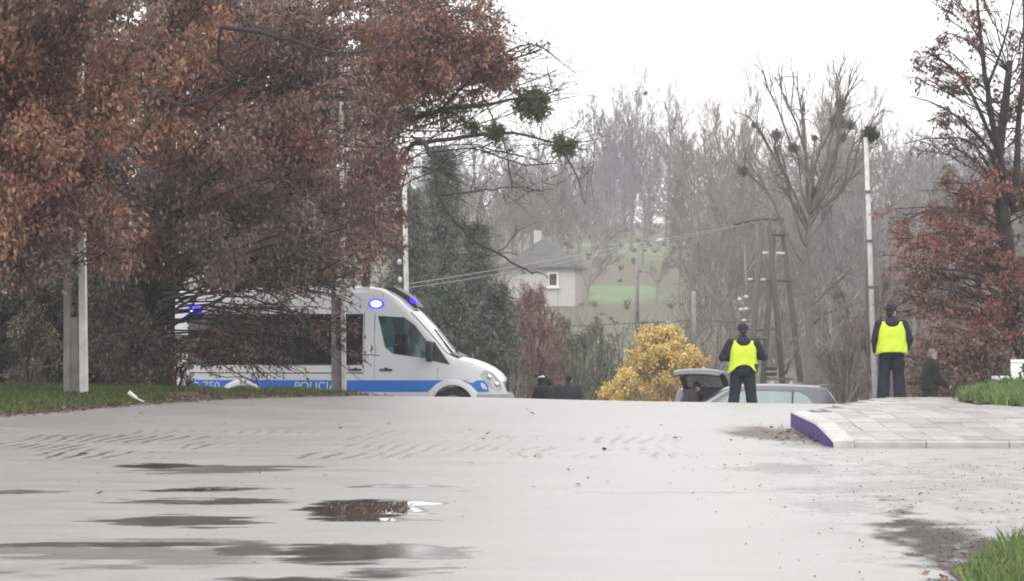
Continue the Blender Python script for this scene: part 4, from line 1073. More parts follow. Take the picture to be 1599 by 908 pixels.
for px, py, r, lab, cc in ((1312, 162, 11, 'topmost dark ball of the stacked mistletoe group', MD), (1309, 190, 17, 'biggest dark ball of the stacked mistletoe group', MD), (1328, 196, 11, 'right hand ball of the stacked mistletoe group', MD), (1316, 215, 9, 'lowest ball of the stacked mistletoe group', MD),
                           (1213, 211, 12, 'dark mistletoe ball above the wooden pylon', MD), (1239, 231, 11, 'greenish mistletoe ball right above the wooden pylon', MG), (1253, 173, 6, 'tiny mistletoe ball high left of the stacked group', MD), (1272, 216, 6, 'tiny mistletoe ball between pylon and stacked group', MD),
                           (1160, 268, 12, 'dim mistletoe ball left of and above the pylon crossarm', MG), (1272, 300, 13, 'dim mistletoe ball right of the pylon top', MD), (1178, 196, 6, 'tiny mistletoe ball left above the dark one over the pylon', MD)):
    mistletoe(px, py, 130, r, lab, cc, 700)
mistletoe(1008, 146, 290, 5, 'tiny mistletoe ball high in the far mauve tree', MD, 300)
mistletoe(945, 233, 280, 5, 'tiny mistletoe ball low in the far mauve tree', MD, 300)
# ------------------------------------------------------------------ vehicles
class Body:
    """a closed vehicle body lofted through cross sections along x (front is +x)"""
    def __init__(self, xs, top, wid, bot, belt, tumble, rc=.10, crown=.03):
        self.xs, self.top, self.wid, self.bot, self.belt, self.tum, self.rc, self.crown = xs, top, wid, bot, belt, tumble, rc, crown
    def half(self, x, z):
        w = float(self.wid(x)); b = float(self.belt(x))
        return w * (1 - .03 * max(0, (.75 - z)) / .4) - self.tum * max(0., z - b) ** 1.15
    def section(self, x):
        zt, zb = float(self.top(x)), float(self.bot(x)); rc = min(self.rc, (zt - zb) * .3)
        P = []
        for f in (0, .12, .25, .38, .5, .62, .75, .88, 1):
            z = zb + (zt - rc - zb) * f; P.append((self.half(x, z) - (.03 if f == 0 else 0), z))
        w0 = self.half(x, zt - rc) - rc
        for a in (25, 50, 75, 90): P.append((w0 + rc * math.cos(R(a)), zt - rc + rc * math.sin(R(a))))
        P.append((w0 * .6, zt + self.crown * .6)); P.append((0, zt + self.crown))
        return P
    def topz(self, x, y):
        zt = float(self.top(x)); rc = self.rc; w0 = max(self.half(x, zt - rc) - rc, .05); u = min(abs(y) / w0, 1)
        return zt + self.crown * (1 - u * u)
    def mesh(self, name, m):
        rows = []
        for x in self.xs:
            s = self.section(x); ring = [(x, -y, z) for y, z in s] + [(x, y, z) for y, z in s[-2::-1]]
            rows.append(ring)
        n = len(rows[0]); V = np.array(rows).reshape(-1, 3); k = len(rows)
        i = np.arange(k - 1)[:, None] * n; j = np.arange(n)[None]; j2 = (j + 1) % n
        f = np.stack([i + j, i + j2, i + n + j2, i + n + j], -1).reshape(-1, 4)
        mb = MB(); mb.add(V, [f[:, ::-1], np.arange(n), np.arange(n)[::-1] + (k - 1) * n])
        me = mb.mesh(name, m, True)
        me.polygons.foreach_set('use_smooth', np.ones(len(me.polygons), bool))
        bm = bmesh.new(); bm.from_mesh(me); bmesh.ops.recalc_face_normals(bm, faces=bm.faces); bm.to_mesh(me); bm.free()
        return me
    def side(self, poly, off, side=-1, dens=1, thick=.02):
        """a panel lying on the body side: polygon in (x, z), standing off the surface"""
        P = []
        n = len(poly)
        for i in range(n):
            a, b = poly[i], poly[(i + 1) % n]
            for t in np.linspace(0, 1, dens, endpoint=False): P.append((a[0] + (b[0] - a[0]) * t, a[1] + (b[1] - a[1]) * t))
        V = [[x, side * (self.half(x, z) + off), z] for x, z in P]
        return V, (0, -side * thick, 0)
def smooth_by_angle(me, a=35):
    bm = bmesh.new(); bm.from_mesh(me)
    for e in bm.edges:
        if len(e.link_faces) == 2 and e.calc_face_angle(0) > R(a): e.smooth = False
    bm.to_mesh(me); bm.free(); return me
def cyl_mesh(x, z, r, w, n=28, m=None):
    mb = MB(); mb.tube([(x, -w, z), (x, w, z)], [r, r], n); return mb.mesh('cut', m or M['interior'])
def prism_mesh(poly, w, m=None):
    mb = MB(); mb.prism([[x, -w, z] for x, z in poly], (0, 2 * w, 0)); me = mb.mesh('cut', m or M['interior'])
    bm = bmesh.new(); bm.from_mesh(me); bmesh.ops.recalc_face_normals(bm, faces=bm.faces); bm.to_mesh(me); bm.free(); return me
def panel(b, poly, off, name, mt, parent, side=-1, dens=3, thick=.02):
    V, sw = b.side(poly, off, side, dens, thick); mb = MB(); mb.prism(V, sw); return mb.build(name, mt, parent)
def wheel(x, y, r, w, parent, rim):
    root = MB(); s = -1 if y < 0 else 1
    root.tube([(x, y - s * w, r), (x, y - s * w * .9, r), (x, y - s * .03, r), (x, y, r)], [r * .93, r, r, r * .92], 28)
    t = root.build('wheel', M['rubber'], parent, False)
    m = MB(); m.tube([(x, y - s * .02, r), (x, y + s * .006, r)], [r * .62, r * .60], 20)
    for k in range(5):
        a = k * 2 * math.pi / 5; m.bar((x, y + s * .012, r), (x + math.cos(a) * r * .55, y + s * .012, r + math.sin(a) * r * .55), .03, 6)
    m.build('rim', rim, t)
    return t
def text(body, size, name, mt, parent, M4, depth=.004):
    c = bpy.data.curves.new('lettering', 'FONT'); c.body = body; c.size = size; c.extrude = depth; c.align_x = 'LEFT'
    o = link('lettering', c); dg = bpy.context.evaluated_depsgraph_get(); me = bpy.data.meshes.new_from_object(o.evaluated_get(dg))
    bpy.data.objects.remove(o); me.materials.clear(); me.materials.append(mt); me.transform(M4)
    return link(name, me, parent)

def police_van():
    yaw = R(-6.5)
    D = 59.6; x0 = fx(285.5, D + .3)
    gzv = -.31
    t = thing('police_van', 'white high roofed police van with blue stripe and lit blue beacons parked behind the branches', 'van', (x0, D + .6, gzv), yaw)
    t.scale = (.976, 1, 1)
    top = curve([(0, 2.60), (.06, 2.69), (.4, 2.74), (2.5, 2.78), (4.0, 2.76), (4.35, 2.70), (4.65, 2.56), (4.95, 2.30), (5.25, 2.00), (5.52, 1.70), (5.78, 1.42), (5.9, 1.345), (6.2, 1.27), (6.5, 1.16), (6.72, 1.02), (6.86, .86), (6.93, .70), (6.96, .62)])
    wid = curve([(0, .94), (.08, .975), (.5, .99), (5.2, .99), (5.8, .985), (6.2, .95), (6.5, .87), (6.72, .75), (6.86, .62), (6.93, .52), (6.96, .47)])
    bot = curve([(0, .42), (.2, .36), (6.4, .34), (6.9, .36), (6.96, .40)])
    belt = curve([(0, 1.1), (5.6, 1.1), (5.9, 1.0), (6.4, .85), (6.96, .6)])
    b = Body(np.r_[0, .03, .08, .2, np.arange(.5, 4.1, .5), 4.2, np.arange(4.35, 5.95, .1), 6.0, 6.1, 6.2, 6.3, 6.4, 6.5, 6.6, 6.68, 6.75, 6.81, 6.86, 6.90, 6.93, 6.95, 6.96], top, wid, bot, belt, .085, .13, .035)
    WX = (1.45, 5.88); WR = .37
    cab = [(4.30, 2.19), (4.86, 2.16), (5.08, 2.00), (5.36, 1.66), (5.48, 1.38), (5.41, 1.31), (4.62, 1.42), (4.46, 1.55)]
    cuts = [cyl_mesh(WX[0], WR, .41, 2, 32), cyl_mesh(WX[1], WR, .43, 2, 32), prism_mesh(cab, 2)]
    body = link('body', smooth_by_angle(cut(b.mesh('body', M['white_paint']), cuts), 32), t)
    for x in WX:
        for s in (-1, 1): wheel(x, s * .965, WR, .22, t, M['steel'])
    # fender lips
    for x, rr in ((WX[0], .41), (WX[1], .43)):
        for s in (-1, 1):
            m = MB(); k = []
            for a in np.linspace(R(-4), R(184), 22):
                for q, o_ in ((rr - .004, .03), (rr + .085, .035), (rr + .12, .0)):
                    X, Z = x + q * math.cos(a), WR + q * math.sin(a); k.append((X, s * (b.half(X, Z) + o_), Z))
            i = np.arange(21)[:, None] * 3; j = np.arange(2)[None]
            m.add(k, np.stack([i + j, i + j + 1, i + 4 + j, i + 3 + j], -1).reshape(-1, 4)); m.build('fender', M['white_paint'], t, True)
    # side glass band
    for s in (-1, 1):
        panel(b, [(.30, 1.19), (4.0, 1.19), (4.0, 2.23), (.30, 2.23)], .003, 'window_band', M['dark_plastic'], t, s, 10)
        for xa, xb in ((.32, 1.52), (1.545, 2.72), (2.745, 3.98)):
            panel(b, [(xa, 1.22), (xb, 1.22), (xb, 2.20), (xa, 2.20)], .006, 'window', M['dark_glass'], t, s)
        panel(b, cab, -.03, 'door_window', M['cab_glass'], t, s, 2, .006)
        panel(b, [(5.02, 2.03), (5.055, 1.995), (5.00, 1.37), (4.96, 1.375)], -.012, 'window_divider', M['dark_plastic'], t, s, 1)
        panel(b, [(5.40, 1.295), (5.83, 1.20), (5.50, 1.66), (5.45, 1.66)], .006, 'corner_trim', M['dark_plastic'], t, s, 2)
        # blue stripe in runs that stop at the arches
        for pl in ([(.33, .885), (1.30, .885), (1.12, .80), (.95, .65), (.33, .65)], [(1.60, .885), (5.70, .885), (5.52, .80), (5.36, .65), (1.95, .65), (1.78, .80)], [(6.06, .885), (6.24, .80), (6.40, .65), (6.62, .65), (6.60, .78), (6.50, .885)]):
            panel(b, pl, .004, 'stripe', M['blue_film'], t, s, 5, .004)
        for k in range(44):
            x = .36 + k * .145
            if abs(x + .05 - WX[0]) < .58 or abs(x + .05 - WX[1]) < .6 or x > 6.6: continue
            panel(b, [(x, .585), (x + .10, .585), (x + .10, .63), (x, .63)], .004, 'reflector_dash', M['white_film'], t, s, 1, .004)
        # door seams, rub rail, handles
        for x in (4.02, 4.24, 5.56): panel(b, [(x, .42), (x + .012, .42), (x + .012, 1.14 if x > 5 else 2.25), (x, 1.14 if x > 5 else 2.25)], .003, 'seam', M['dark_plastic'], t, s, 5, .004)
        panel(b, [(.33, 1.02), (4.0, 1.02), (4.0, 1.04), (.33, 1.04)], .003, 'seam', M['dark_plastic'], t, s, 8, .004)
        for x in (3.72, 4.36): panel(b, [(x, 1.08), (x + .26, 1.08), (x + .26, 1.115), (x + .17, 1.115), (x + .16, 1.14), (x + .10, 1.14), (x + .09, 1.115), (x, 1.115)], .03, 'door_handle', M['dark_plastic'], t, s, 1, .028)
    # windscreen
    m = MB(); nx_, ny_ = 12, 11; V = []
    for i in range(nx_):
        x = 4.98 + (5.80 - 4.98) * i / (nx_ - 1)
        zt = float(b.top(x)); w0 = b.half(x, zt - .13) - .07
        for j in range(ny_):
            y = w0 * (-1 + 2 * j / (ny_ - 1)); V.append((x + .006, y, b.topz(x, y) + .008))
    i = np.arange(nx_ - 1)[:, None] * ny_; j = np.arange(ny_ - 1)[None]
    m.add(V, np.stack([i + j, i + ny_ + j, i + ny_ + j + 1, i + j + 1], -1).reshape(-1, 4)); m.build('windscreen', M['dark_glass'], t, True)
    for y in (-.45, .30):
        m = MB(); m.tube([(5.82, y, b.topz(5.82, y) + .02), (5.60, y + .22, b.topz(5.6, y) + .03), (5.38, y + .42, b.topz(5.38, y) + .035)], [.014, .012, .010], 5); m.build('wiper', M['dark_plastic'], t)
    m = MB(); m.prism([(5.80, -.80, 1.41), (5.80, .80, 1.41), (5.98, .76, 1.335), (5.98, -.76, 1.335)], (0, 0, .03)); m.build('cowl', M['dark_plastic'], t)
    # dark roof bar above the windscreen with its small beacon
    m = MB(); sec = [(4.30, 2.74), (4.52, 2.78), (4.86, 2.58), (5.02, 2.38), (4.92, 2.36), (4.62, 2.60)]
    m.prism([(x, -.05, z) for x, z in sec], (0, .80, 0)); bar_ = m.build('light_bar', M['dark_plastic'], t)
    m = MB(); m.ell((4.90, .02, 2.50), (.10, .10, .06), (0, R(40), 0)); m.build('beacon', M['beacon_lit'], bar_, True)
    # side beacons
    for s in (-1, 1):
        for x, z, hot in ((.42, 2.30, 0), (4.27, 2.43, 1)):
            y = s * (b.half(x, z) + .01)
            m = MB(); m.ell((x, y, z), (.17, .04, .10)); h = m.build('beacon_housing', M['beacon_lit'], t, True)
            m = MB(); m.ell((x, y + s * .03, z), (.12, .045, .07) if hot else (.13, .04, .075)); m.build('beacon', M['beacon_core' if hot else 'beacon_lit'], h, True)
            if not hot:
                for dx in (-.045, .045):
                    m = MB(); m.ell((x + dx, y + s * .066, z), (.032, .02, .026)); m.build('beacon_bulb', M['beacon_core'], h, True)
    # headlamps, bumper, grille, tail lamps
    for s in (-1, 1):
        m = MB(); V = []
        pts = [(6.46, .98), (6.52, 1.10), (6.68, 1.04), (6.82, .88), (6.875, .72), (6.84, .66), (6.70, .72), (6.56, .84)]
        pv, sw = b.side(pts, .014, s, 3, .05); m.prism(pv, sw); hl = m.build('headlight', M['lamp_glass'], t)
        for xx, zz in ((6.62, .95), (6.76, .80)):
            m = MB(); m.ell((xx, s * (b.half(xx, zz) + .008), zz), (.06, .03, .06)); m.build('bulb', M['chrome'], hl, True)
    m = MB(); ks = []
    for x in (6.30, 6.45, 6.6, 6.72, 6.82, 6.9, 6.97):
        for z, o_ in ((.34, .012), (.44, .03), (.55, .03), (.60, .012)): ks.append((x, -(b.half(x, z) + o_), z))
    for z, o_ in ((.34, .0), (.44, .03), (.55, .03), (.60, .0)): ks.append((7.0 + o_, -.2, z))
    mir = [(x, -y, z) for x, y, z in ks]
    allv = ks + mir[::-1]
    rows = np.array(ks).reshape(-1, 4, 3); rows = np.concatenate([rows, (rows * [1, -1, 1])[::-1]])
    i = np.arange(len(rows) - 1)[:, None] * 4; j = np.arange(3)[None]
    m.add(rows.reshape(-1, 3), np.stack([i + j, i + 4 + j, i + 5 + j, i + 1 + j], -1).reshape(-1, 4)); m.build('bumper', mat('bumper', (.30, .30, .31), .5, .2, 6), t, True)
    m = MB(); m.box((6.965, 0, .78), (.06, .8, .26)); gr = m.build('grille', M['dark_plastic'], t)
    m = MB()
    for k in range(3): m.box((7.0, 0, .70 + k * .075), (.02, .78, .02))
    m.build('grille_bar', M['chrome'], gr)
    for s in (-1, 1):
        m = MB(); m.box((.0, s * .86, 1.0), (.10, .16, .62)); m.build('tail_lamp', mat('red_lamp', (.25, .01, .012), .2, .2, 10), t)
        # mirror
        m = MB(); m.bar((5.48, s * .93, 1.42), (5.42, s * 1.10, 1.46), .03); mr = m.build('mirror_arm', M['dark_plastic'], t)
        me = MB(); me.box((5.42, s * 1.15, 1.47), (.14, .22, .42))
        mm = modified(me.mesh('mirror', M['dark_plastic']), [('BEVEL', dict(width=.05, segments=3))]); link('mirror', mm, t)
    # cab inside
    for y in (-.45, .45):
        m = MB(); m.box((4.72, y, 1.30), (.16, .48, .60), (0, R(-10), 0)); m.box((4.66, y, 1.72), (.10, .28, .20)); m.build('seat', M['interior'], t)
    m = MB(); k = np.linspace(0, 2 * math.pi, 17); m.tube(np.stack([5.18 + .08 * np.sin(k), .45 + .19 * np.cos(k), 1.42 + .17 * np.sin(k)], -1), .016, 6, cap=False); m.build('steering_wheel', M['dark_plastic'], t)
    # lettering on the stripe
    rot = Matrix.Rotation(R(90), 4, 'X')
    for s_, x, sz in (('D 750', .38, .24), ('POLICJA', 2.56, .24)):
        y = -(b.half(x, .76) + .009)
        text(s_, sz, 'lettering', M['white_film'], t, Matrix.Translation((x, y, .685)) @ rot)
    m = MB(); y = -(b.half(3.5, .68) + .008); m.prism([(3.55, y, .65), (3.62, y, .65), (3.52, y, .885), (3.45, y, .885)], (0, .004, 0)); m.build('stripe_edge', M['white_film'], t)
    return t
police_van()

def car(name, label, loc, rz, paint, L, H, gate_open=False, group='cars parked beyond the crest'):
    t = thing(name, label, 'car', loc, rz, group)
    s = L / 4.2
    top = curve([(0, .82), (.02 * s, .98), (.06 * s, 1.06 * H / 1.47), (.19 * s, 1.27 * H / 1.47), (.34 * s, .965 * H), (.8 * s, .985 * H), (1.5 * s, H), (2.1 * s, .995 * H), (2.5 * s, .955 * H), (2.85 * s, .82 * H), (3.15 * s, .70 * H), (3.3 * s, .655 * H), (3.7 * s, .60 * H), (4.0 * s, .53 * H), (4.14 * s, .45 * H), (4.2 * s, .36 * H)])
    wid = curve([(0, .72), (.06 * s, .80), (.4 * s, .86), (1.2 * s, .88), (3 * s, .88), (3.6 * s, .84), (4.0 * s, .72), (4.14 * s, .60), (4.2 * s, .52)])
    bot = curve([(0, .34), (.2 * s, .24), (3.9 * s, .22), (4.2 * s, .28)])
    belt = curve([(0, .95), (1 * s, .93), (2.9 * s, .88), (4.2 * s, .7)])
    b = Body(np.r_[0, .02, .05, .1, .2, .3, .4, .5, .6, np.arange(.8, 2.4, .2), np.arange(2.4, 3.4, .1), 3.5, 3.7, 3.85, 4.0, 4.08, 4.14, 4.18, 4.2] * s, top, wid, bot, belt, .34, .09, .03)
    WX = (.78 * s, 3.38 * s); WR = .31
    k = H / 1.47
    wins = [[(.66 * s, .98 * k), (.60 * s, 1.06 * k), (.74 * s, 1.24 * k), (.90 * s, 1.325 * k), (1.02 * s, 1.335 * k), (1.06 * s, .97 * k)],
            [(1.10 * s, .97 * k), (1.08 * s, 1.335 * k), (1.88 * s, 1.36 * k), (1.92 * s, .955 * k)],
            [(2.04 * s, .955 * k), (2.02 * s, 1.355 * k), (2.36 * s, 1.33 * k), (2.62 * s, 1.19 * k), (2.92 * s, .985 * k), (2.94 * s, .94 * k)]]
    cuts = [cyl_mesh(x, WR, .36, 2) for x in WX] + [prism_mesh(w, 2) for w in wins]
    if gate_open:
        c = MB(); c.box((.15, 0, .95), (1.7, 1.14, .78)); cuts.append(c.mesh('cut', M['interior']))
    body = link('body', smooth_by_angle(cut(b.mesh('body', paint), cuts), 32), t)
    for x in WX:
        for sd_ in (-1, 1): wheel(x, sd_ * .85, WR, .19, t, M['steel'])
    for sd_ in (-1, 1):
        for w, nm in zip(wins, ('quarter_window', 'rear_door_window', 'front_door_window')): panel(b, w, -.02, nm, M['car_glass'], t, sd_, 2, .005)
        panel(b, [(.88 * s, .70), (3.0 * s, .70), (3.0 * s, .735), (.88 * s, .735)], .008, 'side_moulding', M['dark_plastic'], t, sd_, 6, .012)
        for a_, c_ in ((1.065, 1.095), (1.935, 2.025)): panel(b, [(a_ * s, .955 * k), (c_ * s, .955 * k), ((c_ - .02) * s, 1.345 * k), ((a_ - .015) * s, 1.345 * k)], .006, 'pillar_trim', M['dark_plastic'], t, sd_, 2, .01)
        for x in (1.25, 2.2): panel(b, [(x * s, .84), (x * s + .2, .84), (x * s + .2, .875), (x * s, .875)], .03, 'door_handle', paint, t, sd_, 1, .028)
        for x in (1.06, 1.98, 3.0): panel(b, [(x * s, .36), (x * s + .012, .36), (x * s + .012, .93), (x * s, .93)], .003, 'seam', M['dark_plastic'], t, sd_, 4, .004)
        m = MB(); m.ell((2.86 * s, sd_ * .98, .99), (.09, .10, .07)); m.build('mirror', paint, t, True)
        pv, sw = b.side([(3.82 * s, .62 * k), (3.95 * s, .72 * k), (4.10 * s, .62 * k), (4.05 * s, .56 * k)], .012, sd_, 2, .05); m = MB(); m.prism(pv, sw); m.build('headlight', M['lamp_glass'], t)
        m = MB(); m.box((.05, sd_ * .70, .92), (.10, .16, .24)); m.build('tail_lamp', mat('red_lamp', (.25, .01, .012), .2, .2, 10), t)
    m = MB(); V = []
    for i in range(8):
        x = (2.50 + .66 * i / 7) * s; zt = float(b.top(x)); w0 = b.half(x, zt - .09) - .10
        for j in range(9): y = w0 * (-1 + j / 4); V.append((x + .01, y, b.topz(x, y) + .008))
    i = np.arange(7)[:, None] * 9; j = np.arange(8)[None]
    m.add(V, np.stack([i + j, i + 9 + j, i + 10 + j, i + j + 1], -1).reshape(-1, 4)); m.build('windscreen', M['dark_glass'], t, True)
    if gate_open:
        # the lifted hatch: a curved shell hinged at the rear roof edge
        hz, hx = .985 * H, .40 * s; ca, sa = math.cos(R(26)), math.sin(R(26))
        up = lambda p: (hx + (p[0] - hx) * ca + (p[2] - hz) * sa, p[1], hz - (p[0] - hx) * sa + (p[2] - hz) * ca)
        prof = [(0, 0), (-.22, .085), (-.50, .13), (-.78, .10), (-.98, .02), (-1.10, -.08), (-1.12, -.16)]
        m = MB(); V = []
        for px_, pz in prof:
            for y in (-.60, -.50, -.25, 0, .25, .50, .60): V.append((hx + px_, y, hz + .05 + pz - .06 * (abs(y) / .6) ** 3))
        V += [(x, y, z - .07) for x, y, z in V]; V = [up(v) for v in V]
        n = 7; q = len(prof) * n; i = np.arange(len(prof) - 1)[:, None] * n; j = np.arange(n - 1)[None]
        f = np.stack([i + j, i + j + 1, i + n + j + 1, i + n + j], -1).reshape(-1, 4)
        edge = [k_ for k_ in range(n - 1)]
        m.add(V, f, 0); m.F.append(f[:, ::-1] + q); m.M.append(1)
        rim = [(a * n, (a + 1) * n) for a in range(len(prof) - 1)]
        fr = [[a, b_, b_ + q, a + q] for a, b_ in rim] + [[b_ + n - 1, a + n - 1, a + n - 1 + q, b_ + n - 1 + q] for a, b_ in rim]
        last = (len(prof) - 1) * n
        fr += [[last + k_, last + k_ + 1, last + k_ + 1 + q, last + k_ + q] for k_ in range(n - 1)]
        m.F.append(np.array(fr)); m.M.append(0)
        tg = m.build('tailgate', [paint, M['dark_plastic']], t, True)
        m = MB(); m.prism([up(v) for v in ((hx - .10, -.45, hz + .00), (hx - .10, .45, hz + .00), (hx - .52, .42, hz + .085), (hx - .52, -.42, hz + .085))], (0, 0, -.03)); m.build('rear_window', M['lamp_glass'], tg)
        for sd_ in (-1, 1):
            m = MB(); m.bar((hx - .06, sd_ * .56, hz - .30), up((hx - .46, sd_ * .54, hz + .05)), .012); m.build('gas_strut', M['dark_plastic'], t)
            m = MB(); m.prism([(hx - .02, sd_ * .565, hz - .02), (hx - .40, sd_ * .60, .98), (hx - .34, sd_ * .60, .96), (hx + .06, sd_ * .565, hz - .06)], (0, sd_ * .03, 0)); m.build('rear_pillar', M['dark_plastic'], t)
    else:
        m = MB(); V = []
        for i in range(6):
            x = (.08 + .22 * i / 5) * s; zt = float(b.top(x)); w0 = b.half(x, zt - .09) - .10
            for j in range(7): y = w0 * (-1 + j / 3); V.append((x - .008, y, b.topz(x, y) + .006))
        i = np.arange(5)[:, None] * 7; j = np.arange(6)[None]
        m.add(V, np.stack([i + j, i + 7 + j, i + 8 + j, i + j + 1], -1).reshape(-1, 4)); m.build('rear_window', M['dark_glass'], t, True)
        m = MB(); m.box((.34 * s, 0, .975 * H + .02), (.22, 1.0, .03), (0, R(6), 0)); m.build('spoiler', paint, t)
    for y in (-.37, .37):
        for x in (2.0, 1.15):
            m = MB(); m.box((x * s, y, .92), (.14, .44, .55), (0, R(-12), 0)); m.box((x * s - .08, y, 1.23), (.08, .24, .14)); m.build('seat', M['interior'], t)
    return t
xr_ = fx(1313, 68)
car('parked_car', 'silver grey hatchback seen from the side behind the left officer', (xr_, 68.6, float(gR(68.2)) - .02), R(180 - 3), M['silver_paint'], 4.35, 1.47)
car('parked_car', 'grey car with its tailgate lifted open left of the silver hatchback', (fx(1098, 72), 72.0, -1.30), R(72), M['silver_paint'], 4.1, 1.47, True)
car('parked_car', 'white car of which only the roof edge shows far right of the hatchback', (fx(1440, 78), 78.5, -1.95), R(178), M['white_paint'], 4.2, 1.47)

# bench by the pylon and white bench on the mound
t = thing('park_bench', 'small dark bench standing behind the roof of the silver hatchback', 'bench', (fx(1214, 90), 90, float(gR(90)) - .02), R(12))
q = CAMZ + (HY - 592) / FPX * 90 - t.location.z
m = MB(); m.box((.10, 0, q), (.78, .40, .05)); m.build('seat', M['wood_grey'], t)
for z in (.16, .33): 
    m = MB(); m.box((-.16, .24, q + z - .02), (.42, .04, .11)); m.build('backrest_slat', M['dark_plastic'], t)
for x in (-.2, .40):
    m = MB(); m.box((x, 0, q / 2 - .02), (.10, .30, q - .02)); m.build('leg', M['concrete_pale'], t)
WB_ = at(1577, 590, 46.5)
t = thing('white_bench', 'white bench with solid slotted backrest on the grass mound at the right edge', 'bench', (WB_[0] + .15, 46.5, float(mound_z(np.array([WB_[0] + .3]), np.array([46.4]))[0])), R(0))
q = WB_[2] - t.location.z
m = MB(); m.box((.15, -.1, q), (1.15, .42, .05)); m.build('seat', M['white_plastic'], t)
m = MB(); m.box((.34, .16, q + .05), (.90, .05, .08)); m.box((.34, .16, q + .26), (.90, .05, .06)); m.box((-.02, .16, q + .16), (.18, .05, .16)); m.box((.62, .16, q + .16), (.30, .05, .16)); m.build('backrest', M['white_plastic'], t)
for x in (-.28, .62):
    m = MB(); m.prism([(x, -.28, -.05), (x + .09, -.28, -.05), (x + .02, -.2, q - .026), (x - .07, -.2, q - .026)], (0, .32, 0)); m.build('leg', M['white_plastic'], t)
# leafy weeds on the mound
def weed(px, py, d, h, label):
    x, z = fx(px, d), float(mound_z(np.array([fx(px, d)]), np.array([d]))[0])
    t = thing('weed', label, 'weed', (x, d, z), 0, 'weeds on the mound'); st, lf = MB(), MB(); P = []
    for k in range(9):
        a = rng.uniform(0, 6.28); p = path((0, 0, -.02), (math.cos(a) * h * .45, math.sin(a) * h * .45, h * rng.uniform(.5, 1)), 4, .06); st.tube(p, [.006, .005, .004, .003], 3, cap=False); P += [on(p, rng.uniform(.3, 1)) for _ in range(8)]
    leafs(lf, np.array(P), .06, .13, pick([(.07, .16, .04), (.10, .20, .06), (.06, .12, .035)], len(P)), .1, .6)
    tag(st.build('stem', M['twig_green'], t), kind='stuff'); tag(lf.build('foliage', M['leaf'], t), kind='stuff')
weed(1583, 600, 45.4, .36, 'dark leafy weed in front of the white bench backrest')
weed(1565, 605, 45.0, .22, 'low leafy weed under the white bench seat')
weed(1536, 612, 44.4, .16, 'small pale weed at the left end of the grass mound')
# the litter by the verge
lx = fx(208, 43.6); lz = float(verge_l_z(np.array([lx]), np.array([43.6]))[0])
t = thing('drink_cup', 'crumpled white cup and straw lying on the verge right of the broad pole', 'litter', (lx, 43.6, lz + .06), R(20))
m = MB(); m.tube([(-.07, 0, .09), (.05, 0, .0)], [.035, .025], 10); m.build('cup', M['white_plastic'], t)
m = MB(); m.bar((.05, 0, .0), (.17, 0, -.06), .012); m.build('straw', M['white_plastic'], t)

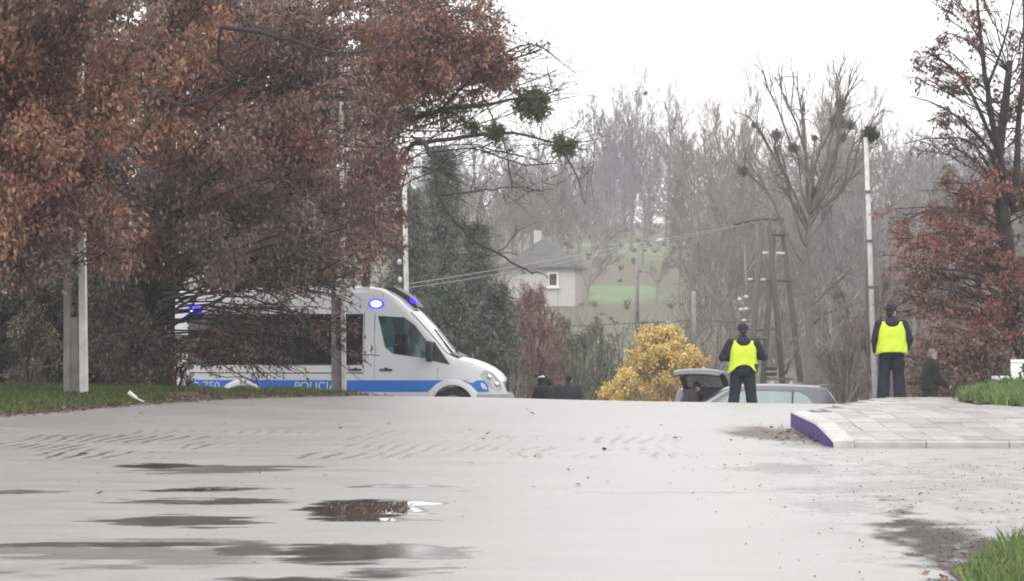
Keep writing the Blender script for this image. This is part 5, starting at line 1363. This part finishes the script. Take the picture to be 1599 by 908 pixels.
# ------------------------------------------------------------------ people
def solid(fill, name, m, parent, vox=.012, smooth=3):
    mb = MB(); fill(mb); me = mb.mesh(name, m, True)
    me = modified(me, [('REMESH', dict(mode='VOXEL', voxel_size=vox, use_smooth_shade=True)), ('SMOOTH', dict(factor=.5, iterations=smooth))])
    me.materials.clear(); me.materials.append(m)
    return link(name, me, parent)
class Fig:
    """a person facing +y, feet at the origin"""
    def __init__(self, name, label, loc, rz, h=1.78, lean=0., arms=None, legs=.11, headturn=0., headnod=0., group=None, twist=0.):
        self.s = h / 1.78; self.lean = lean; self.t = thing(name, label, 'person', loc, rz, group); self.t.scale = (self.s,) * 3
        self.legs = legs; self.turn = headturn; self.nod = headnod
        A = arms or {}
        self.arm = {}
        for sd_ in (-1, 1):
            self.arm[sd_] = [np.array(p, float) for p in A.get(sd_, [(sd_ * .19, 0, 1.44), (sd_ * .25, -.03, 1.15), (sd_ * .24, .06, .90)])]
    def W(self, P):
        """bends the upper body forward about the hips"""
        P = np.atleast_2d(np.asarray(P, float)).copy()
        a = self.lean * sstep(P[:, 2], .85, 1.15); y, z = P[:, 1].copy(), P[:, 2] - .95
        P[:, 1] = y * np.cos(a) + z * np.sin(a) * (z > 0) ; P[:, 2] = np.where(z > 0, .95 + z * np.cos(a) - y * np.sin(a), P[:, 2])
        return P
    def wmb(self, mb, n0):
        for i in range(n0, len(mb.V)): mb.V[i] = self.W(mb.V[i])
    def torso(self, mb, k, z0, z1):
        rows = [(.84, .165, .115, 0), (.92, .178, .125, -.01), (1.02, .165, .115, 0), (1.12, .162, .112, .005), (1.24, .178, .122, .005), (1.34, .192, .122, 0), (1.42, .185, .105, -.005), (1.47, .135, .085, -.005), (1.50, .07, .065, -.005)]
        V = []; rows = [r for r in rows if z0 <= r[0] <= z1]
        for z, rx, ry, oy in rows:
            for j in range(20):
                a = j * math.pi / 10; ca, sa = math.cos(a), math.sin(a)
                V.append(((rx + k) * np.sign(ca) * abs(ca) ** .85, (ry + k) * np.sign(sa) * abs(sa) ** .85 + oy, z))
        n = 20; i = np.arange(len(rows) - 1)[:, None] * n; j = np.arange(n)[None]; j2 = (j + 1) % n
        mb.add(self.W(V), [np.stack([i + j, i + j2, i + n + j2, i + n + j], -1).reshape(-1, 4), np.arange(n)[::-1], np.arange(n) + (len(rows) - 1) * n])
    def chain(self, mb, P, r, warp=True, n=12):
        P = np.asarray(P, float); P = self.W(P) if warp else P
        mb.tube(P, r, n)
        for p, q in zip(P, r): mb.ell(p, (q, q, q), nu=12, nv=8)
    def armf(self, mb, k, end=1.0):
        for sd_, (s, e, w) in self.arm.items():
            w2 = e + (w - e) * end
            self.chain(mb, [s, s + (e - s) * .5, e, e + (w2 - e) * .5, w2], np.array([.062, .054, .046, .042, .036]) + k)
    def legf(self, mb, k, kb=0, end=.07):
        for sd_ in (-1, 1):
            hx = .092 * sd_; fx_ = self.legs * sd_
            self.chain(mb, [(hx, 0, .90), (hx + (fx_ - hx) * .25, .01, .70), (hx + (fx_ - hx) * .5, .02, .50), (hx + (fx_ - hx) * .75, -.005, .28), (fx_, -.02, end)], np.array([.096, .082, .062, .056, .045]) + k + np.array([0, .0, .3, .7, 1]) * kb, False)
    def headpts(self, mb, k=0):
        c = np.array([0, .015, 1.655]); Rt = np.array(Euler((self.nod, 0, self.turn)).to_matrix())
        n0 = len(mb.V)
        def e(p, r): mb.ell(np.array(p), np.array(r) + k)
        e((0, -.012, .025), (.076, .094, .095)); e((0, .022, -.045), (.062, .072, .075)); e((0, .045, -.085), (.042, .045, .032))
        if not k:
            e((0, .098, -.022), (.014, .022, .026)); e((0, .088, .018), (.045, .014, .012)); e((0, .086, -.066), (.024, .012, .007)); e((0, .084, -.078), (.022, .012, .008))
            for sd_ in (-1, 1): e((sd_ * .077, -.005, -.02), (.012, .022, .033))
        for i in range(n0, len(mb.V)): mb.V[i] = self.W(mb.V[i] @ Rt.T + c)
        self.hc = c; self.Rt = Rt
    def inhead(self, p): return self.W(np.array(p) @ self.Rt.T + self.hc)[0]
    def hands(self, mb, curl=.6, up=None):
        for sd_, (s, e, w) in self.arm.items():
            d = (w - e) / np.linalg.norm(w - e); side = np.array([-sd_, 0, 0.]) ; side -= d * side.dot(d); side /= np.linalg.norm(side) + 1e-9
            nn = np.cross(d, side)
            P = self.W([w + d * .045])[0]
            self.chain(mb, [w - d * .02, w + d * .02, w + d * .075], [.027, .030, .033])
            self.chain(mb, [w + d * .03 + nn * .018, w + d * .075 + nn * .02], [.022, .024]); self.chain(mb, [w + d * .03 - nn * .018, w + d * .075 - nn * .02], [.022, .024])
            for f, L in zip((-1.5, -.5, .5, 1.5), (.062, .074, .080, .070)):
                b0 = w + d * .085 + nn * f * .018; b1 = b0 + d * L * .55 + side * .012; b2 = b1 + (d * math.cos(curl) + side * math.sin(curl)) * L * .6
                self.chain(mb, [b0, b1, b2], [.0105, .010, .0085], n=8)
            tb = w + d * .03 + nn * .032; self.chain(mb, [tb, tb + d * .035 + nn * .02 + side * .015, tb + d * .065 + nn * .018 + side * .03], [.013, .0115, .0095], n=8)
    def body(self, curl=.6):
        def f(mb):
            self.torso(mb, -.012, .84, 1.50); self.armf(mb, -.008); self.legf(mb, -.010)
            self.chain(mb, [(0, -.01, 1.44), (0, 0, 1.52), (0, .01, 1.60)], [.062, .055, .055]); self.headpts(mb); self.hands(mb, curl)
        o = solid(f, 'body', M['skin'], self.t, .0085, 2)
        for sd_ in (-1, 1):
            p = self.inhead((sd_ * .031, .086, .004)); m = MB(); m.ell(p, (.011, .008, .007)); m.build('eye', M['eye_dark'], self.t, True)
        return o
    def trousers(self, m, k=.018, kb=.030):
        def f(mb): self.torso(mb, k, .84, 1.05); self.legf(mb, k, kb, .08)
        return solid(f, 'trousers', M[m], self.t)
    def boots(self, m='leather'):
        for sd_ in (-1, 1):
            def f(mb):
                x = self.legs * sd_; self.chain(mb, [(x, -.02, .20), (x, -.02, .05)], [.060, .055], False); self.chain(mb, [(x, -.03, .045), (x * 1.1, .10, .042), (x * 1.15, .17, .036)], [.045, .046, .036], False)
            solid(f, 'boot', M[m], self.t)
    def jacket(self, m, k=.022, z0=.92, end=.97, hem=None, name='jacket'):
        def f(mb):
            self.torso(mb, k, z0, 1.51); self.armf(mb, k * .9, end)
            self.chain(mb, [(0, -.01, 1.46), (0, .0, 1.535)], [.085, .072])
            if hem:
                n0 = len(mb.V); V = []
                for z, g in ((.96, .03), (hem, .06)):
                    for j in range(20):
                        a = j * math.pi / 10; V.append(((.172 + g) * math.cos(a), (.122 + g) * math.sin(a), z))
                j = np.arange(20); j2 = (j + 1) % 20
                mb.add(V, [np.stack([j, j + 20, j2 + 20, j2], -1), np.arange(20), np.arange(20)[::-1] + 20])
        return solid(f, name, M[m], self.t)
    def hood(self, m):
        def f(mb):
            n0 = len(mb.V); mb.ell((0, -.095, 1.445), (.135, .060, .085), (R(-18), 0, 0)); mb.ell((0, -.05, 1.50), (.105, .075, .045)); self.wmb(mb, n0)
        return solid(f, 'hood', M[m], self.t)
    def hood_up(self, m):
        def f(mb):
            self.headpts(mb, .028); self.chain(mb, [(0, -.02, 1.48), (0, -.01, 1.58)], [.10, .09])
        return solid(f, 'hood', M[m], self.t)
    def cap(self, m, beanie=False):
        n0 = MB(); V = []
        for i, (z, k) in enumerate(((.0, 1.0), (.03, 1.03), (.075, 1.0), (.105, .82), (.122, .45), (.127, .05))):
            for j in range(18):
                a = j * math.pi / 9; V.append((.086 * k * math.cos(a), -.012 + .104 * k * math.sin(a), z + (.0 if beanie else .012)))
        V = [self.inhead(v) for v in V]; i = np.arange(5)[:, None] * 18; j = np.arange(18)[None]; j2 = (j + 1) % 18
        n0.add(V, [np.stack([i + j, i + j2, i + 18 + j2, i + 18 + j], -1).reshape(-1, 4), np.arange(18) + 90])
        if not beanie:
            P = [self.inhead(p) for p in ((-.07, .055, .014), (-.05, .13, .004), (0, .16, 0), (.05, .13, .004), (.07, .055, .014))]; n0.prism(P, (0, 0, .012))
        return n0.build('cap', M[m], self.t, True)
    def hair(self, m, full=True):
        def f(mb):
            n0 = len(mb.V)
            mb.ell((0, -.028, .035), (.084, .092, .096)); mb.ell((0, -.06, -.03), (.068, .045, .06))
            for i in range(n0, len(mb.V)): mb.V[i] = self.W(mb.V[i] @ self.Rt.T + self.hc)
        return solid(f, 'hair', M[m], self.t, .01)
    def vest(self, rows, arch, m='hivis'):
        """sleeveless vest as an open shell; rows (z, rx, ry), arch lifts the hem at the middle of the back"""
        mb = MB(); n = 40; V = []
        for i, (z, rx, ry) in enumerate(rows):
            for j in range(n):
                a = 2 * math.pi * j / n; ca, sa = math.cos(a), math.sin(a)
                zz = z
                if i == 0: zz += arch * max(0, -sa) ** 6 * (abs(ca) < .95) - .05 * abs(ca) ** 3
                if i >= len(rows) - 2:
                    # neck opening: the back and front dip between the straps
                    dip = max(0, 1 - (abs(ca) / .66) ** 2) * (.10 if i == len(rows) - 1 else .045); zz -= dip
                wob = .011 * math.sin(4 * a + i * 2.3) * math.sin(i * 1.9 + a) + .007 * math.sin(9 * a - 2 * i)
                V.append(((rx + wob) * np.sign(ca) * abs(ca) ** .8, (ry + wob) * np.sign(sa) * abs(sa) ** .8 - .004, zz))
        i = np.arange(len(rows) - 1)[:, None] * n; j = np.arange(n)[None]; j2 = (j + 1) % n
        mb.add(self.W(V), np.stack([i + j, i + j2, i + n + j2, i + n + j], -1).reshape(-1, 4))
        me = modified(mb.mesh('vest', M[m], True), [('SUBSURF', dict(levels=2)), ('SOLIDIFY', dict(thickness=.012, offset=1))])
        return link('vest', me, self.t)

offx = fx(1160, 53)
A1 = {-1: [(-.20, -.01, 1.43), (-.335, -.02, 1.17), (-.16, .22, 1.16)], 1: [(.20, -.01, 1.43), (.345, -.02, 1.18), (.15, .24, 1.20)]}
p = Fig('police_officer', 'officer in yellow vest and dark knitted cap standing before the silver hatchback', (offx, 53, float(ground(offx, 53))), R(2), 1.80, 0, A1, .185, headnod=R(-16))
p.body(); p.trousers('navy', .022, .03); p.boots(); p.jacket('navy', .03); p.hood('navy')
p.vest([(.93, .250, .185), (1.02, .228, .172), (1.12, .212, .165), (1.24, .212, .168), (1.34, .205, .166), (1.42, .178, .150), (1.475, .165, .118)], .13)
p.cap('navy', True); p.hair('hair_dark'); p.t.scale = (p.s * 1.09, p.s * 1.05, p.s)
m = MB(); m.box((.20, -.09, .98), (.07, .10, .16)); m.build('holster', M['leather'], p.t)
m = MB(); m.tube([(.185 * math.cos(a), .145 * math.sin(a), .99) for a in np.linspace(0, 2 * math.pi, 25)], .022, 6, cap=False); m.build('belt', M['leather'], p.t)

ox2 = fx(1392, 54); 
A2 = {-1: [(-.20, -.01, 1.43), (-.275, -.03, 1.16), (-.245, .10, .95)], 1: [(.20, -.01, 1.43), (.30, -.04, 1.16), (.25, .10, .98)]}
p = Fig('police_officer', 'officer in yellow vest and navy peaked cap on the pavement before the leaning pole', (ox2, 54, float(pave_z(ox2, 53.9))), R(0), 1.84, 0, A2, .15, headturn=R(-38), headnod=R(-5))
p.body(); p.trousers('navy', .028, .035); p.boots(); p.jacket('navy', .03); p.hood('navy')
p.vest([(.93, .252, .190), (1.02, .248, .186), (1.12, .238, .178), (1.24, .228, .174), (1.34, .215, .168), (1.42, .190, .150), (1.475, .170, .118)], .0)
p.cap('navy'); p.hair('hair_dark'); p.t.scale = (p.s * 1.07, p.s * 1.05, p.s)
for sd_ in (-1, 1):
    m = MB(); m.box((sd_ * .195, -.01, .70), (.05, .15, .18)); mm = modified(m.mesh('pocket', M['navy']), [('BEVEL', dict(width=.02, segments=2))]); link('pocket', mm, p.t)

bx_ = fx(1452, 60)
A3 = {-1: [(-.18, 0, 1.43), (-.22, .02, 1.15), (-.12, .24, 1.05)], 1: [(.19, 0, 1.43), (.23, .02, 1.15), (.14, .33, 1.02)]}
p = Fig('person', 'grey haired man in a long black coat walking and holding a dark phone', (bx_, 60, CAMZ + (HY - 545) / FPX * 60 - 1.74), R(-72), 1.74, R(4), A3, .10, headturn=R(-8), headnod=R(-14))
p.body(.9); p.trousers('black_cloth'); p.boots(); p.jacket('black_cloth', .042, .92, .96, .52, 'coat'); p.hood('black_cloth'); p.hair('hair_grey')
e = p.arm[1]; d = (e[2] - e[1]) / np.linalg.norm(e[2] - e[1]); q = p.W([e[2] + d * .11 + np.array([-.03, 0, .02])])[0]
m = MB(); m.box(q, (.018, .15, .075), (R(20), 0, 0)); tag_ = m.mesh('phone', M['dark_plastic'])
ph = link('mobile_phone', tag_); ph.matrix_world = Matrix.Translation(p.t.location) @ Matrix.Rotation(R(-72), 4, 'Z') @ Matrix.Scale(p.s, 4)
tag(ph, 'dark phone held out in the hand of the man in the black coat', 'phone')
for sd_ in (-1, 1):
    q = p.inhead((sd_ * .033, .098, .004)); m = MB(); k = np.linspace(0, 2 * math.pi, 13); c_ = np.stack([q[0] + .024 * np.cos(k), q[1] + 0 * k, q[2] + .019 * np.sin(k)], -1); m.tube(c_, .004, 5, cap=False); m.bar(q + np.array([sd_ * .024, 0, 0]), p.inhead((sd_ * .08, .0, .008)), .004, 5); m.build('glasses_rim', M['dark_plastic'], p.t)

# photographers below the crest
A4 = {-1: [(-.19, 0, 1.43), (-.24, .20, 1.24), (-.06, .30, 1.46)], 1: [(.19, 0, 1.43), (.36, .06, 1.50), (.20, .12, 1.78)]}
x4 = fx(858, 67); z4 = CAMZ + (HY - 592) / FPX * 67
p = Fig('person', 'photographer in dark hooded jacket and white cap raising a black camera beyond the crest', (x4, 67, z4 - 1.60), R(38), 1.72, R(24), A4, .12, headnod=R(10), group=None)
p.body(.9); p.trousers('black_cloth'); p.boots(); p.jacket('black_cloth', .05); p.hood_up('black_cloth'); p.cap('white_plastic')
q = p.W([np.array([.16, .15, 1.86])])[0]
m = MB(); m.box(q, (.17, .10, .12)); m.tube([q + (0, .03, 0), q + (0, .13, .01), q + (0, .22, .01)], [.052, .05, .06], 14); m.box(q + np.array([0, 0, .08]), (.08, .09, .06)); cm = link('camera_body', m.mesh('camera_body', M['dark_plastic']))
cm.matrix_world = Matrix.Translation(p.t.location) @ Matrix.Rotation(R(38), 4, 'Z') @ Matrix.Scale(p.s, 4); cm.name = 'photo_camera'
tag(cm, 'black camera held up by the photographer with the white cap', 'camera')
A5 = {-1: [(-.20, 0, 1.43), (-.27, .10, 1.17), (-.08, .30, 1.30)], 1: [(.20, 0, 1.43), (.28, .08, 1.16), (.10, .30, 1.28)]}
x5 = fx(887, 66); z5 = CAMZ + (HY - 589) / FPX * 66
p = Fig('person', 'bare headed person with dark short hair and dark blue jacket beside the raised camera', (x5, 66, z5 - 1.66), R(-6), 1.74, R(12), A5, .13, headnod=R(-4))
p.body(.9); p.trousers('slate_cloth'); p.boots(); p.jacket('slate_cloth', .062); p.hood('slate_cloth'); p.hair('hair_dark')
A6 = {-1: [(-.19, 0, 1.43), (-.24, .14, 1.16), (-.12, .36, 1.02)], 1: [(.19, 0, 1.43), (.24, .16, 1.16), (.12, .38, 1.04)]}
x6 = fx(1066, 71.6); z6 = CAMZ + (HY - 602) / FPX * 71.6
p = Fig('person', 'person in dark cap and jacket stooping beside the open tailgate', (x6, 71.6, z6 - 1.55), R(-78), 1.74, R(30), A6, .12, headnod=R(14))
p.body(.8); p.trousers('black_cloth'); p.boots(); p.jacket('slate_cloth', .055); p.hood('slate_cloth'); p.cap('black_cloth', True); p.hair('hair_dark')

# ------------------------------------------------------------------ the damp air
def build_haze():
    m = bpy.data.materials.new('haze'); m.use_nodes = True; N, Lk = m.node_tree.nodes, m.node_tree.links; N.clear()
    out = N.new('ShaderNodeOutputMaterial'); v = N.new('ShaderNodeVolumePrincipled')
    v.inputs['Color'].default_value = (.93, .93, .96, 1); v.inputs['Density'].default_value = HAZE
    Lk.new(v.outputs[0], out.inputs['Volume'])
    b = MB(); b.box((0, 330, 27), (900, 860, 64)); o = b.build('haze', m); tag(o, kind='stuff')
build_haze()
